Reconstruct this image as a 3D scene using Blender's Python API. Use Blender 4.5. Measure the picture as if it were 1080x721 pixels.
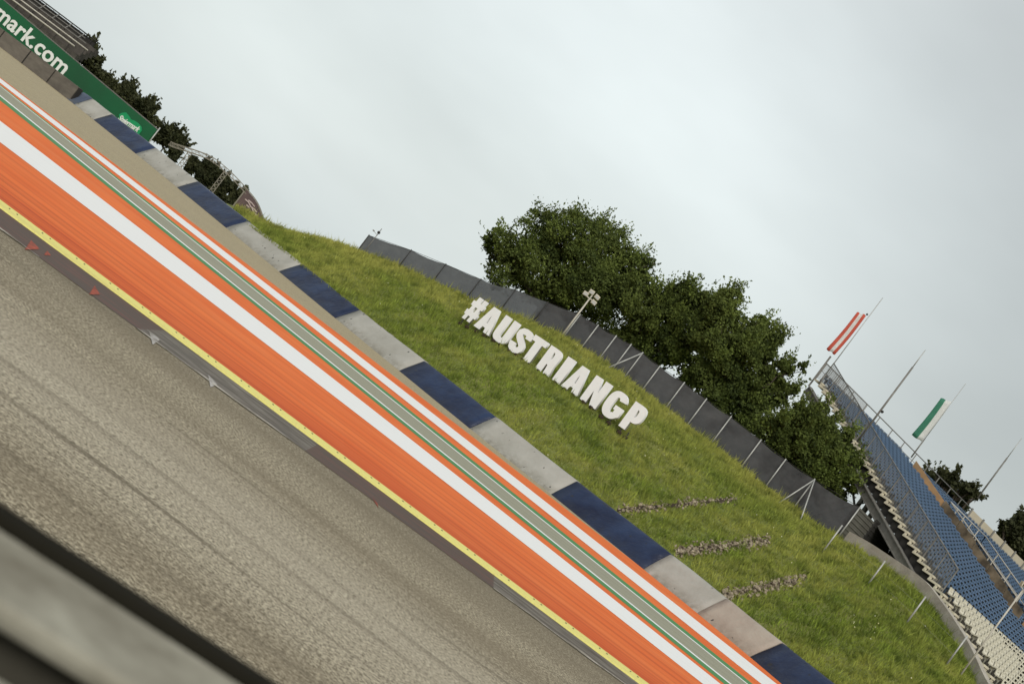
import bpy, bmesh, math, random
import numpy as np
from mathutils import Vector, Matrix

random.seed(7)
rng = np.random.default_rng(11)
S = bpy.context.scene
C = S.collection
for o in list(bpy.data.objects):
    bpy.data.objects.remove(o)

# ------------------------------------------------------------------ camera, sky, sun, exposure
F, H0, CAMZ = 1500.0, -42.0, 2.4            # focal length in photo pixels, horizon offset, eye height
ROLL = math.radians(37.0)
cd = bpy.data.cameras.new('camera')
cd.sensor_width = 36.0
cd.lens = 36.0 * F / 1080.0
cd.clip_start, cd.clip_end = 0.1, 3000.0
cd.dof.use_dof = True
cd.dof.focus_distance = 34.0
cd.dof.aperture_fstop = 3.8
cam = bpy.data.objects.new('camera', cd)
C.objects.link(cam)
PITCH = math.atan(-H0 / F)
cam.matrix_world = (Matrix.Translation((0, 0, CAMZ)) @ Matrix.Rotation(math.pi / 2 + PITCH, 4, 'X')
                    @ Matrix.Rotation(ROLL, 4, 'Z'))
S.camera = cam

SUN_EL, SUN_AZ = math.radians(36), math.radians(172)      # azimuth measured from +Y towards +X: behind and right of the camera
world = bpy.data.worlds.new('World')
S.world = world
world.use_nodes = True
wn, wl = world.node_tree.nodes, world.node_tree.links
wn.clear()


def N(tree, kind, **kw):
    n = tree.nodes.new(kind)
    for k, v in kw.items():
        setattr(n, k, v)
    return n


wt = world.node_tree
wo = N(wt, 'ShaderNodeOutputWorld')
bg = N(wt, 'ShaderNodeBackground')
bg.inputs['Strength'].default_value = 0.10
sky = N(wt, 'ShaderNodeTexSky', sky_type='NISHITA', sun_disc=False)
sky.sun_elevation = SUN_EL
sky.sun_rotation = SUN_AZ
sky.air_density = 1.5
sky.dust_density = 4.0
tc = N(wt, 'ShaderNodeTexCoord')
sep = N(wt, 'ShaderNodeSeparateXYZ')
wl.new(tc.outputs['Generated'], sep.inputs[0])
grad = N(wt, 'ShaderNodeValToRGB')           # overcast dome: brighter towards the zenith
e = grad.color_ramp.elements
e[0].position, e[0].color = 0.0, (4.42, 4.83, 4.80, 1)
e[1].position, e[1].color = 1.0, (7.6, 7.85, 7.85, 1)
m = e.new(0.30); m.color = (5.2, 5.6, 5.6, 1)
wl.new(sep.outputs['Z'], grad.inputs[0])
cl = N(wt, 'ShaderNodeTexNoise')             # soft cloud structure
cl.inputs['Scale'].default_value = 3.2
cl.inputs['Detail'].default_value = 4.0
cl.inputs['Roughness'].default_value = 0.5
mpw = N(wt, 'ShaderNodeMapping')
mpw.inputs['Scale'].default_value = (1, 1, 2.2)
wl.new(tc.outputs['Generated'], mpw.inputs[0])
wl.new(mpw.outputs[0], cl.inputs['Vector'])
mr = N(wt, 'ShaderNodeMapRange')
mr.inputs[1].default_value, mr.inputs[2].default_value = 0.3, 0.7
mr.inputs[3].default_value, mr.inputs[4].default_value = 0.90, 1.09
wl.new(cl.outputs['Fac'], mr.inputs[0])
# a thinner, brighter patch of the cloud deck ahead
dotn = N(wt, 'ShaderNodeVectorMath', operation='DOT_PRODUCT')
bd = Vector((-0.11, 1.0, 0.085)).normalized()
dotn.inputs[1].default_value = bd
wl.new(tc.outputs['Generated'], dotn.inputs[0])
mr2 = N(wt, 'ShaderNodeMapRange', interpolation_type='SMOOTHSTEP')
mr2.inputs[1].default_value, mr2.inputs[2].default_value = 0.90, 1.0
mr2.inputs[3].default_value, mr2.inputs[4].default_value = 0.76, 1.16
wl.new(dotn.outputs['Value'], mr2.inputs[0])
mul = N(wt, 'ShaderNodeMath', operation='MULTIPLY')
wl.new(mr.outputs[0], mul.inputs[0]); wl.new(mr2.outputs[0], mul.inputs[1])
vm = N(wt, 'ShaderNodeVectorMath', operation='SCALE')
wl.new(grad.outputs[0], vm.inputs[0]); wl.new(mul.outputs[0], vm.inputs['Scale'])
mixw = N(wt, 'ShaderNodeMix', data_type='RGBA')
mixw.inputs['Factor'].default_value = 0.93
wl.new(sky.outputs[0], mixw.inputs[6]); wl.new(vm.outputs[0], mixw.inputs[7])
wl.new(mixw.outputs[2], bg.inputs['Color'])
wl.new(bg.outputs[0], wo.inputs[0])

sd = bpy.data.lights.new('sun', 'SUN')
sd.energy = 1.5
sd.angle = math.radians(25)
sd.color = (1.0, 0.965, 0.91)
sun = bpy.data.objects.new('sun', sd)
C.objects.link(sun)
to_sun = Vector((math.sin(SUN_AZ) * math.cos(SUN_EL), math.cos(SUN_AZ) * math.cos(SUN_EL), math.sin(SUN_EL)))
sun.rotation_euler = to_sun.to_track_quat('Z', 'Y').to_euler()

S.view_settings.view_transform = 'Standard'
S.view_settings.look = 'None'
S.view_settings.exposure = 0.50
S.view_settings.gamma = 1.0
S.render.resolution_x, S.render.resolution_y = 1024, 683

# ------------------------------------------------------------------ surveying helpers
CR, SR = math.cos(ROLL), math.sin(ROLL)


def uw(x, y):
    dx, dy = x - 540.0, y - 360.5
    return CR * dx + SR * dy, SR * dx - CR * dy


def at(x, y, Y):
    """point at distance Y ahead seen at photo position x, y"""
    u, w = uw(x, y)
    return atu(u, w, Y)


def atu(u, w, Y):
    vx, vy, vz = u, F * math.cos(PITCH) - w * math.sin(PITCH), F * math.sin(PITCH) + w * math.cos(PITCH)
    t = Y / vy
    return Vector((vx * t, Y, CAMZ + vz * t))


def onz(x, y, z):
    u, w = uw(x, y)
    return onzu(u, w, z)


def onzu(u, w, z):
    vx, vy, vz = u, F * math.cos(PITCH) - w * math.sin(PITCH), F * math.sin(PITCH) + w * math.cos(PITCH)
    t = (z - CAMZ) / vz
    return Vector((vx * t, vy * t, z))


# ------------------------------------------------------------------ object helpers
def tag(o, label=None, cat=None, group=None, kind=None):
    if label: o['label'] = label
    if cat: o['category'] = cat
    if group: o['group'] = group
    if kind: o['kind'] = kind
    return o


def thing(name, loc, label, cat, group=None):
    o = bpy.data.objects.new(name, None)
    o.empty_display_size = 0.2
    C.objects.link(o)
    o.location = loc
    return tag(o, label, cat, group)


class MB:
    """collects shapes in world space and links them as one mesh object"""
    def __init__(s):
        s.bm = bmesh.new()
        s.mi = 0

    def face(s, pts):
        f = s.bm.faces.new([s.bm.verts.new(p) for p in pts])
        f.material_index = s.mi
        return f

    def box(s, o, ax, ay, az):
        """corner o, edge vectors"""
        o, ax, ay, az = Vector(o), Vector(ax), Vector(ay), Vector(az)
        v = [s.bm.verts.new(o + ax * i + ay * j + az * k) for k in (0, 1) for j in (0, 1) for i in (0, 1)]
        for q in ((0, 2, 3, 1), (4, 5, 7, 6), (0, 1, 5, 4), (2, 6, 7, 3), (0, 4, 6, 2), (1, 3, 7, 5)):
            f = s.bm.faces.new([v[i] for i in q])
            f.material_index = s.mi
        return s

    def cbox(s, c, ax, ay, az):
        c, ax, ay, az = Vector(c), Vector(ax), Vector(ay), Vector(az)
        return s.box(c - (ax + ay + az) / 2, ax, ay, az)

    def bar(s, a, b, w, h=None, up=(0, 0, 1)):
        a, b = Vector(a), Vector(b)
        h = h or w
        d = b - a
        if d.length < 1e-6: return s
        dn = d.normalized()
        up = Vector(up)
        if abs(dn.dot(up)) > 0.95: up = Vector((0, 1, 0))
        sx = dn.cross(up).normalized()
        sz = sx.cross(dn).normalized()
        return s.box(a - sx * w / 2 - sz * h / 2, sx * w, d, sz * h)

    def tube(s, a, b, r, r2=None, n=8, cap=True):
        a, b = Vector(a), Vector(b)
        r2 = r if r2 is None else r2
        d = (b - a)
        if d.length < 1e-6: return s
        d.normalize()
        x = d.orthogonal().normalized()
        y = d.cross(x)
        A, B = [], []
        for i in range(n):
            t = 2 * math.pi * i / n
            q = x * math.cos(t) + y * math.sin(t)
            A.append(s.bm.verts.new(a + q * r)); B.append(s.bm.verts.new(b + q * r2))
        for i in range(n):
            f = s.bm.faces.new((A[i], A[(i + 1) % n], B[(i + 1) % n], B[i]))
            f.material_index = s.mi
            f.smooth = True
        if cap:
            f = s.bm.faces.new(A[::-1]); f.material_index = s.mi
            f = s.bm.faces.new(B); f.material_index = s.mi
        return s

    def sphere(s, c, r, sub=1, sx=1, sy=1, sz=1):
        mat = Matrix.Translation(c) @ Matrix.Diagonal((r * sx, r * sy, r * sz, 1))
        g = bmesh.ops.create_icosphere(s.bm, subdivisions=sub, radius=1, matrix=mat)
        for v in g['verts']:
            for f in v.link_faces:
                f.material_index = s.mi
        return s

    def build(s, name, mat, parent=None, label=None, cat=None, group=None, kind=None, bevel=0):
        bmesh.ops.recalc_face_normals(s.bm, faces=s.bm.faces[:])
        me = bpy.data.meshes.new(name)
        s.bm.to_mesh(me)
        s.bm.free()
        return link(me, name, mat, parent, label, cat, group, kind, bevel)


def link(me, name, mat, parent=None, label=None, cat=None, group=None, kind=None, bevel=0):
    o = bpy.data.objects.new(name, me)
    C.objects.link(o)
    for mm in (mat if isinstance(mat, (list, tuple)) else [mat]):
        me.materials.append(mm)
    if parent is not None:
        o.parent = parent
        bpy.context.view_layer.update()
        o.matrix_parent_inverse = parent.matrix_world.inverted()
    if bevel:
        b = o.modifiers.new('bevel', 'BEVEL')
        b.width = bevel; b.segments = 2; b.limit_method = 'ANGLE'
    return tag(o, label, cat, group, kind)


# ------------------------------------------------------------------ materials
def principled(name):
    mt = bpy.data.materials.new(name)
    mt.use_nodes = True
    t = mt.node_tree
    return mt, t, t.nodes['Principled BSDF']


def noise(t, vec, scale, detail=4, rough=0.55, stretch=None):
    if stretch:
        mp = N(t, 'ShaderNodeMapping')
        mp.inputs['Scale'].default_value = stretch
        t.links.new(vec, mp.inputs[0])
        vec = mp.outputs[0]
    n = N(t, 'ShaderNodeTexNoise')
    n.inputs['Scale'].default_value = scale
    n.inputs['Detail'].default_value = detail
    n.inputs['Roughness'].default_value = rough
    t.links.new(vec, n.inputs['Vector'])
    return n.outputs['Fac']


def rng_(t, val, a, b, c=0.0, d=1.0):
    m = N(t, 'ShaderNodeMapRange')
    for i, v in enumerate((a, b, c, d)):
        m.inputs[i + 1].default_value = v
    t.links.new(val, m.inputs[0])
    return m.outputs[0]


def mix(t, fac, a, b):
    m = N(t, 'ShaderNodeMix', data_type='RGBA')
    if isinstance(fac, (int, float)): m.inputs['Factor'].default_value = fac
    else: t.links.new(fac, m.inputs['Factor'])
    for k, v in ((6, a), (7, b)):
        if isinstance(v, (tuple, list)): m.inputs[k].default_value = (*v[:3], 1)
        else: t.links.new(v, m.inputs[k])
    return m.outputs[2]


def math_(t, op, a, b):
    m = N(t, 'ShaderNodeMath', operation=op)
    for i, v in enumerate((a, b)):
        if isinstance(v, (int, float)): m.inputs[i].default_value = v
        else: t.links.new(v, m.inputs[i])
    return m.outputs[0]


def bump(t, bs, val, strength=0.3, dist=0.02):
    b = N(t, 'ShaderNodeBump')
    b.inputs['Strength'].default_value = strength
    b.inputs['Distance'].default_value = dist
    t.links.new(val, b.inputs['Height'])
    t.links.new(b.outputs[0], bs.inputs['Normal'])


def simple(name, c1, c2=None, scale=3.0, rough=0.6, metal=0.0, bmp=0.0, stretch=None, spec=0.25, fine=None):
    mt, t, bs = principled(name)
    co = N(t, 'ShaderNodeTexCoord').outputs['Object']
    c2 = c2 or tuple(x * 0.75 for x in c1)
    f = noise(t, co, scale, 5, 0.6, stretch)
    col = mix(t, rng_(t, f, 0.32, 0.68), c2, c1)
    if fine:
        g = noise(t, co, fine, 2, 0.6)
        col = mix(t, rng_(t, g, 0.35, 0.7, 0.0, 0.45), col, tuple(x * 0.45 for x in c1))
    t.links.new(col, bs.inputs['Base Color'])
    bs.inputs['Roughness'].default_value = rough
    bs.inputs['Metallic'].default_value = metal
    bs.inputs['Specular IOR Level'].default_value = spec
    if bmp: bump(t, bs, f, bmp)
    return mt


def mat_asphalt():
    mt, t, bs = principled('asphalt')
    uv = N(t, 'ShaderNodeUVMap').outputs[0]
    ob = N(t, 'ShaderNodeTexCoord').outputs['Object']
    g1 = noise(t, ob, 26, 3, 0.8)                  # stones in the binder
    g2 = noise(t, ob, 14, 3, 0.6)
    wob = N(t, 'ShaderNodeCombineXYZ')
    t.links.new(math_(t, 'MULTIPLY', noise(t, uv, 1.0, 2, 0.5, (0.12, 0.12, 1)), 1.6), wob.inputs[1])
    uvw = N(t, 'ShaderNodeVectorMath', operation='ADD'); t.links.new(uv, uvw.inputs[0]); t.links.new(wob.outputs[0], uvw.inputs[1])
    fade = rng_(t, noise(t, uv, 1.0, 3, 0.6, (0.16, 0.5, 1)), 0.40, 0.62, 0.05, 1.0)
    big = noise(t, ob, 0.5, 4, 0.6, (0.35, 1, 1))
    st = noise(t, uvw.outputs[0], 1.0, 5, 0.65, (0.035, 1.7, 1))   # tyre bands along the lane
    st2 = noise(t, uv, 1.0, 3, 0.6, (0.02, 0.55, 1))
    sx0 = N(t, 'ShaderNodeSeparateXYZ'); t.links.new(uv, sx0.inputs[0])
    vv = math_(t, 'ADD', sx0.outputs['Y'], math_(t, 'MULTIPLY', math_(t, 'SUBTRACT', noise(t, uv, 1.0, 3, 0.5, (0.05, 0.3, 1)), 0.5), 2.2))
    band = math_(t, 'MULTIPLY', rng_(t, vv, -12.2, -9.6), rng_(t, vv, -6.4, -8.9))     # swept pale lane
    col = mix(t, rng_(t, g1, 0.40, 0.60), (0.080, 0.063, 0.040), (0.54, 0.475, 0.34))
    col = mix(t, rng_(t, g2, 0.38, 0.62, 0.0, 0.5), col, (0.10, 0.08, 0.052))
    col = mix(t, rng_(t, st2, 0.46, 0.62, 0.0, 0.34), col, (0.15, 0.122, 0.082))
    col = mix(t, rng_(t, big, 0.42, 0.62, 0.0, 0.36), col, (0.16, 0.128, 0.083))
    col = mix(t, math_(t, 'MULTIPLY', band, rng_(t, g1, 0.35, 0.6, 0.05, 0.50)), col, (0.54, 0.49, 0.385))
    col = mix(t, math_(t, 'MULTIPLY', fade, rng_(t, st, 0.525, 0.60, 0.0, 0.72)), col, (0.088, 0.070, 0.046))
    # rubbered-in strip beside the kerb
    sx = N(t, 'ShaderNodeSeparateXYZ'); t.links.new(uv, sx.inputs[0])
    near = rng_(t, sx.outputs['Y'], -5.0, -0.4, 0.0, 0.66)
    col = mix(t, near, col, (0.105, 0.085, 0.056))
    t.links.new(col, bs.inputs['Base Color'])
    bs.inputs['Roughness'].default_value = 0.9
    bs.inputs['Specular IOR Level'].default_value = 0.15
    bump(t, bs, g1, 0.5, 0.008)
    return mt


def mat_runoff():
    mt, t, bs = principled('orange_paint')
    uv = N(t, 'ShaderNodeUVMap').outputs[0]
    ob = N(t, 'ShaderNodeTexCoord').outputs['Object']
    sx = N(t, 'ShaderNodeSeparateXYZ'); t.links.new(uv, sx.inputs[0])
    v = sx.outputs['Y']
    st = noise(t, uv, 1.0, 6, 0.66, (0.012, 1.9, 1))
    st3 = noise(t, uv, 1.0, 4, 0.7, (0.03, 4.0, 1))
    bl = noise(t, ob, 0.35, 4, 0.6)
    gr = noise(t, ob, 30, 3, 0.6)
    col = mix(t, rng_(t, bl, 0.35, 0.65), (0.64, 0.135, 0.033), (0.70, 0.175, 0.046))
    col = mix(t, rng_(t, gr, 0.4, 0.75, 0, 0.25), col, (0.55, 0.115, 0.035))
    wear = rng_(t, v, 0.0, 9.5, 1.0, 0.2)
    wear = math_(t, 'MULTIPLY', wear, rng_(t, noise(t, uv, 1.0, 3, 0.6, (0.10, 0.25, 1)), 0.32, 0.62, 0.35, 1.15))
    f1 = math_(t, 'MULTIPLY', rng_(t, st, 0.47, 0.62), wear)
    col = mix(t, math_(t, 'MULTIPLY', f1, 0.9), col, (0.30, 0.050, 0.022))
    f2 = math_(t, 'MULTIPLY', rng_(t, st3, 0.52, 0.74), wear)
    col = mix(t, math_(t, 'MULTIPLY', f2, 0.6), col, (0.30, 0.055, 0.025))
    col = mix(t, rng_(t, v, 0.0, 3.4, 0.62, 0.0), col, (0.40, 0.062, 0.024))
    stain = noise(t, uv, 1.0, 4, 0.6, (0.06, 0.7, 1))
    col = mix(t, math_(t, 'MULTIPLY', rng_(t, stain, 0.52, 0.66, 0, 0.5), rng_(t, v, 0.5, 8.0, 1.0, 0.1)), col, (0.33, 0.058, 0.024))
    dust = noise(t, uv, 1.0, 6, 0.7, (0.05, 0.5, 1))
    col = mix(t, rng_(t, dust, 0.5, 0.75, 0.0, 0.30), col, (0.62, 0.27, 0.12))
    t.links.new(col, bs.inputs['Base Color'])
    bs.inputs['Roughness'].default_value = 0.85
    bs.inputs['Specular IOR Level'].default_value = 0.1
    bump(t, bs, gr, 0.2, 0.006)
    return mt


def mat_line(name, c, dirt, amt=0.25):
    mt, t, bs = principled(name)
    uv = N(t, 'ShaderNodeUVMap').outputs[0]
    ob = N(t, 'ShaderNodeTexCoord').outputs['Object']
    st = noise(t, uv, 1.0, 5, 0.65, (0.03, 3.0, 1))
    gr = noise(t, ob, 22, 4, 0.7)
    col = mix(t, rng_(t, st, 0.5, 0.8, 0, amt), c, dirt)
    col = mix(t, rng_(t, gr, 0.5, 0.8, 0, amt), col, dirt)
    t.links.new(col, bs.inputs['Base Color'])
    bs.inputs['Roughness'].default_value = 0.8
    bs.inputs['Specular IOR Level'].default_value = 0.12
    return mt


def mat_gravel():
    mt, t, bs = principled('gravel')
    ob = N(t, 'ShaderNodeTexCoord').outputs['Object']
    vo = N(t, 'ShaderNodeTexVoronoi'); vo.inputs['Scale'].default_value = 5.0
    t.links.new(ob, vo.inputs['Vector'])
    sepc = N(t, 'ShaderNodeSeparateColor'); t.links.new(vo.outputs['Color'], sepc.inputs[0])
    g = noise(t, ob, 9, 5, 0.75)
    b = noise(t, ob, 0.25, 4, 0.6)
    col = mix(t, rng_(t, g, 0.3, 0.7), (0.17, 0.135, 0.075), (0.46, 0.385, 0.24))
    col = mix(t, rng_(t, sepc.outputs[0], 0.7, 1.0, 0, 0.4), col, (0.2, 0.165, 0.1))
    col = mix(t, rng_(t, b, 0.4, 0.65, 0, 0.3), col, (0.36, 0.30, 0.17))
    t.links.new(col, bs.inputs['Base Color'])
    bs.inputs['Roughness'].default_value = 0.9
    bump(t, bs, g, 0.8, 0.05)
    return mt


def mat_grass_ground():
    mt, t, bs = principled('turf')
    ob = N(t, 'ShaderNodeTexCoord').outputs['Object']
    a = noise(t, ob, 0.35, 5, 0.6)
    b = noise(t, ob, 5.0, 5, 0.7)
    col = mix(t, rng_(t, b, 0.35, 0.65), (0.06, 0.08, 0.016), (0.18, 0.215, 0.038))
    col = mix(t, rng_(t, a, 0.4, 0.62, 0, 0.6), col, (0.19, 0.18, 0.042))
    t.links.new(col, bs.inputs['Base Color'])
    bs.inputs['Roughness'].default_value = 0.9
    bump(t, bs, b, 0.8, 0.1)
    return mt


def mat_blades(name, dark, light, dry, patch=0.22):
    mt, t, bs = principled(name)
    uv = N(t, 'ShaderNodeUVMap').outputs[0]
    ob = N(t, 'ShaderNodeTexCoord').outputs['Object']
    sx = N(t, 'ShaderNodeSeparateXYZ'); t.links.new(uv, sx.inputs[0])
    a = noise(t, ob, patch, 5, 0.62)
    a2 = noise(t, ob, patch * 6, 3, 0.6)
    col = mix(t, sx.outputs['X'], dark, light)
    col = mix(t, rng_(t, a, 0.42, 0.62, 0, 0.6), col, dry)
    if name == 'grass_blades':
        col = mix(t, math_(t, 'MULTIPLY', sx.outputs['Y'], 0.7), col, dry)
    col = mix(t, rng_(t, a2, 0.47, 0.66, 0, 0.7), col, dark)
    t.links.new(col, bs.inputs['Base Color'])
    bs.inputs['Roughness'].default_value = 0.75
    bs.inputs['Specular IOR Level'].default_value = 0.2
    tr = N(t, 'ShaderNodeBsdfTranslucent'); t.links.new(col, tr.inputs['Color'])
    ms = N(t, 'ShaderNodeMixShader'); ms.inputs[0].default_value = 0.3
    t.links.new(bs.outputs[0], ms.inputs[1]); t.links.new(tr.outputs[0], ms.inputs[2])
    t.links.new(ms.outputs[0], t.nodes['Material Output'].inputs[0])
    return mt


def mat_mesh(name, c, alpha, scale=None, c2=None):
    """woven screen: part of the light passes between the threads"""
    mt, t, bs = principled(name)
    ob = N(t, 'ShaderNodeTexCoord').outputs['Object']
    f = noise(t, ob, 0.9, 5, 0.65, (1, 1, 1.6))
    col = mix(t, rng_(t, f, 0.3, 0.7), c2 or tuple(x * 0.7 for x in c), c)
    t.links.new(col, bs.inputs['Base Color'])
    bs.inputs['Roughness'].default_value = 0.8
    tr = N(t, 'ShaderNodeBsdfTransparent')
    ms = N(t, 'ShaderNodeMixShader')
    g = rng_(t, f, 0.3, 0.7, alpha * 0.93, min(1, alpha * 1.07))
    t.links.new(g, ms.inputs[0])
    t.links.new(tr.outputs[0], ms.inputs[1]); t.links.new(bs.outputs[0], ms.inputs[2])
    t.links.new(ms.outputs[0], t.nodes['Material Output'].inputs[0])
    return mt


def mat_barrier(name, c, c2, dirt, rough):
    mt, t, bs = principled(name)
    ob = N(t, 'ShaderNodeTexCoord').outputs['Object']
    a = noise(t, ob, 0.7, 5, 0.6)
    b = noise(t, ob, 3.5, 4, 0.65)
    sc = noise(t, ob, 3.4, 2, 0.45)
    sz = N(t, 'ShaderNodeSeparateXYZ'); t.links.new(ob, sz.inputs[0])
    col = mix(t, rng_(t, a, 0.35, 0.65), c, c2)
    dz = math_(t, 'MULTIPLY', rng_(t, sz.outputs['Z'], 0.0, 0.45, 0.75, 0.0), rng_(t, b, 0.3, 0.65))
    col = mix(t, dz, col, dirt)
    col = mix(t, rng_(t, sc, 0.715, 0.735, 0, 0.85), col, (0.02, 0.02, 0.02))   # rubber scuffs
    t.links.new(col, bs.inputs['Base Color'])
    bs.inputs['Roughness'].default_value = rough
    bs.inputs['Specular IOR Level'].default_value = 0.22
    bump(t, bs, a, 0.6, 0.2)
    return mt


M = dict(
    asphalt=mat_asphalt(), runoff=mat_runoff(), gravel=mat_gravel(), turf=mat_grass_ground(),
    white=mat_line('white_paint', (0.71, 0.71, 0.695), (0.5, 0.46, 0.41), 0.2),
    green=mat_line('green_paint', (0.075, 0.225, 0.085), (0.15, 0.19, 0.115), 0.6),
    strip=mat_line('pale_asphalt', (0.285, 0.28, 0.21), (0.16, 0.155, 0.11), 0.75),
    yellow=mat_line('yellow_paint', (0.68, 0.62, 0.20), (0.45, 0.38, 0.16), 0.75),
    bolt=simple('bolt_steel', (0.12, 0.1, 0.06), rough=0.6),
    navy=mat_barrier('navy_belt', (0.006, 0.011, 0.034), (0.017, 0.032, 0.078), (0.022, 0.024, 0.032), 0.42),  # lighter blue blotches stand in for reflections on the belt
    grey=mat_barrier('grey_belt', (0.30, 0.29, 0.255), (0.36, 0.35, 0.315), (0.15, 0.135, 0.10), 0.65),
    pinkgrey=mat_barrier('stained_belt', (0.31, 0.26, 0.215), (0.36, 0.315, 0.26), (0.18, 0.15, 0.11), 0.65),
    beltback=simple('belt_back', (0.05, 0.05, 0.05)),
    concrete=simple('concrete', (0.42, 0.39, 0.33), (0.30, 0.27, 0.225), 1.5, 0.85, bmp=0.2, fine=14),
    darkconcrete=simple('weathered_concrete', (0.15, 0.133, 0.11), (0.095, 0.083, 0.07), 0.8, 0.9, stretch=(1, 1, 3)),
    joint=simple('joint_shadow_gap', (0.03, 0.028, 0.025)),
    boardgreen=simple('board_green', (0.012, 0.115, 0.045), (0.016, 0.08, 0.035), 0.12, 0.5),
    heart=simple('heart_green', (0.015, 0.30, 0.11), (0.015, 0.26, 0.1), 1, 0.5),
    lettering=simple('board_lettering', (0.8, 0.8, 0.76), (0.74, 0.74, 0.7), 2, 0.5),
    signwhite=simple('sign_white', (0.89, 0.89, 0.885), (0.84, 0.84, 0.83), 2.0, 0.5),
    signside=simple('sign_side_shaded', (0.72, 0.72, 0.70), (0.6, 0.6, 0.58), 2.0, 0.55),  # letter sides in a greyer white: their shade is in the colour
    darksteel=simple('dark_steel', (0.035, 0.033, 0.03), rough=0.6),
    steel=simple('galvanised_steel', (0.45, 0.45, 0.42), (0.32, 0.32, 0.3), 6, 0.45, 0.25),
    greysteel=simple('grey_steel', (0.22, 0.21, 0.19), (0.15, 0.145, 0.13), 4, 0.6, 0.2),
    palesteel=simple('pale_steel', (0.55, 0.52, 0.45), (0.4, 0.37, 0.31), 3, 0.55),
    screen=mat_mesh('fence_screen', (0.13, 0.138, 0.145), 0.80, c2=(0.06, 0.064, 0.07)),
    darkscreen=mat_mesh('dark_fence_screen', (0.085, 0.085, 0.087), 0.88, c2=(0.038, 0.038, 0.040)),
    railmesh=mat_mesh('rail_mesh', (0.22, 0.22, 0.21), 0.34),
    step=simple('step_concrete', (0.50, 0.46, 0.36), (0.38, 0.34, 0.26), 2.5, 0.85),
    aisle=simple('aisle_wood', (0.42, 0.27, 0.14), (0.30, 0.2, 0.11), 1.5, 0.8),
    seatblue=simple('blue_plastic', (0.105, 0.165, 0.26), (0.075, 0.125, 0.20), 0.9, 0.5),
    seatwhite=simple('cream_plastic', (0.62, 0.59, 0.48), (0.5, 0.47, 0.38), 0.9, 0.5),
    panel=simple('tan_panel', (0.50, 0.44, 0.33), (0.42, 0.37, 0.27), 0.7, 0.7),
    louvre=simple('louvre_grey', (0.135, 0.13, 0.11), (0.1, 0.095, 0.08), 1.0, 0.8),
    louvredark=simple('louvre_dark', (0.03, 0.028, 0.025), (0.02, 0.019, 0.017), 1.0, 0.8),
    flagred=simple('flag_red', (0.74, 0.19, 0.13), (0.66, 0.15, 0.10), 2, 0.7),
    flagwhite=simple('flag_white', (0.86, 0.86, 0.84), (0.8, 0.8, 0.78), 2, 0.7),
    flaggreen=simple('flag_green', (0.10, 0.34, 0.23), (0.075, 0.28, 0.185), 2, 0.7),
    brown=simple('brown_banner', (0.13, 0.085, 0.078), (0.085, 0.06, 0.06), 1.3, 0.6),
    pinkwhite=simple('banner_ink', (0.55, 0.45, 0.43), (0.4, 0.3, 0.28), 8, 0.6),
    bark=simple('bark', (0.07, 0.055, 0.04), (0.04, 0.032, 0.024), 8, 0.9),
    stone=simple('rubble_stone', (0.42, 0.36, 0.26), (0.05, 0.036, 0.024), 5.5, 0.95, spec=0.05),
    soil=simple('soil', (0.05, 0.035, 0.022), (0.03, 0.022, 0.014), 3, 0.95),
    blade=mat_blades('grass_blades', (0.066, 0.100, 0.015), (0.33, 0.42, 0.062), (0.46, 0.44, 0.11)),
    leaf=mat_blades('leaves', (0.030, 0.046, 0.012), (0.195, 0.25, 0.054), (0.14, 0.17, 0.040), 0.30),
    darkleaf=mat_blades('dark_leaves', (0.030, 0.036, 0.016), (0.095, 0.10, 0.042), (0.085, 0.088, 0.038), 0.35),
    flower=simple('flower_white', (0.75, 0.75, 0.6), (0.7, 0.65, 0.3), 2, 0.6),
    apronm=None, lamp=simple('lamp_housing', (0.62, 0.56, 0.44), (0.45, 0.4, 0.3), 6, 0.5),
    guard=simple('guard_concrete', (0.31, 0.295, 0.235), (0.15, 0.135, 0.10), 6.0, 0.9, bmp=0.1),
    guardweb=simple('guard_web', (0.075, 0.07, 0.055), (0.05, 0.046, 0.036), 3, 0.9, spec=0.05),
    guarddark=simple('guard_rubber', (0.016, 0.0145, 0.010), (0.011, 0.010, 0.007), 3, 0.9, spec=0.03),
)


def mat_apron():
    mt, t, bs = principled('worn_kerb_paint')
    uv = N(t, 'ShaderNodeUVMap').outputs[0]
    sx = N(t, 'ShaderNodeSeparateXYZ'); t.links.new(uv, sx.inputs[0])
    g = noise(t, uv, 1.0, 5, 0.7, (1.2, 7.0, 1))
    g2 = noise(t, uv, 1.0, 5, 0.75, (0.7, 11.0, 1))
    # alternate faded red and white kerb sections, two metres each
    ph = math_(t, 'FRACT', math_(t, 'MULTIPLY', math_(t, 'ADD', sx.outputs['X'], 4.2), 1 / 6.1), 0)
    red = math_(t, 'GREATER_THAN', ph, 0.46)
    sect = mix(t, red, (0.36, 0.33, 0.27), (0.16, 0.035, 0.02))
    col = mix(t, rng_(t, g, 0.40, 0.72, 0.03, 0.62), (0.050, 0.034, 0.020), sect)
    col = mix(t, rng_(t, g2, 0.45, 0.62, 0, 0.8), col, (0.04, 0.028, 0.017))
    t.links.new(col, bs.inputs['Base Color'])
    bs.inputs['Roughness'].default_value = 0.7
    return mt


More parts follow.
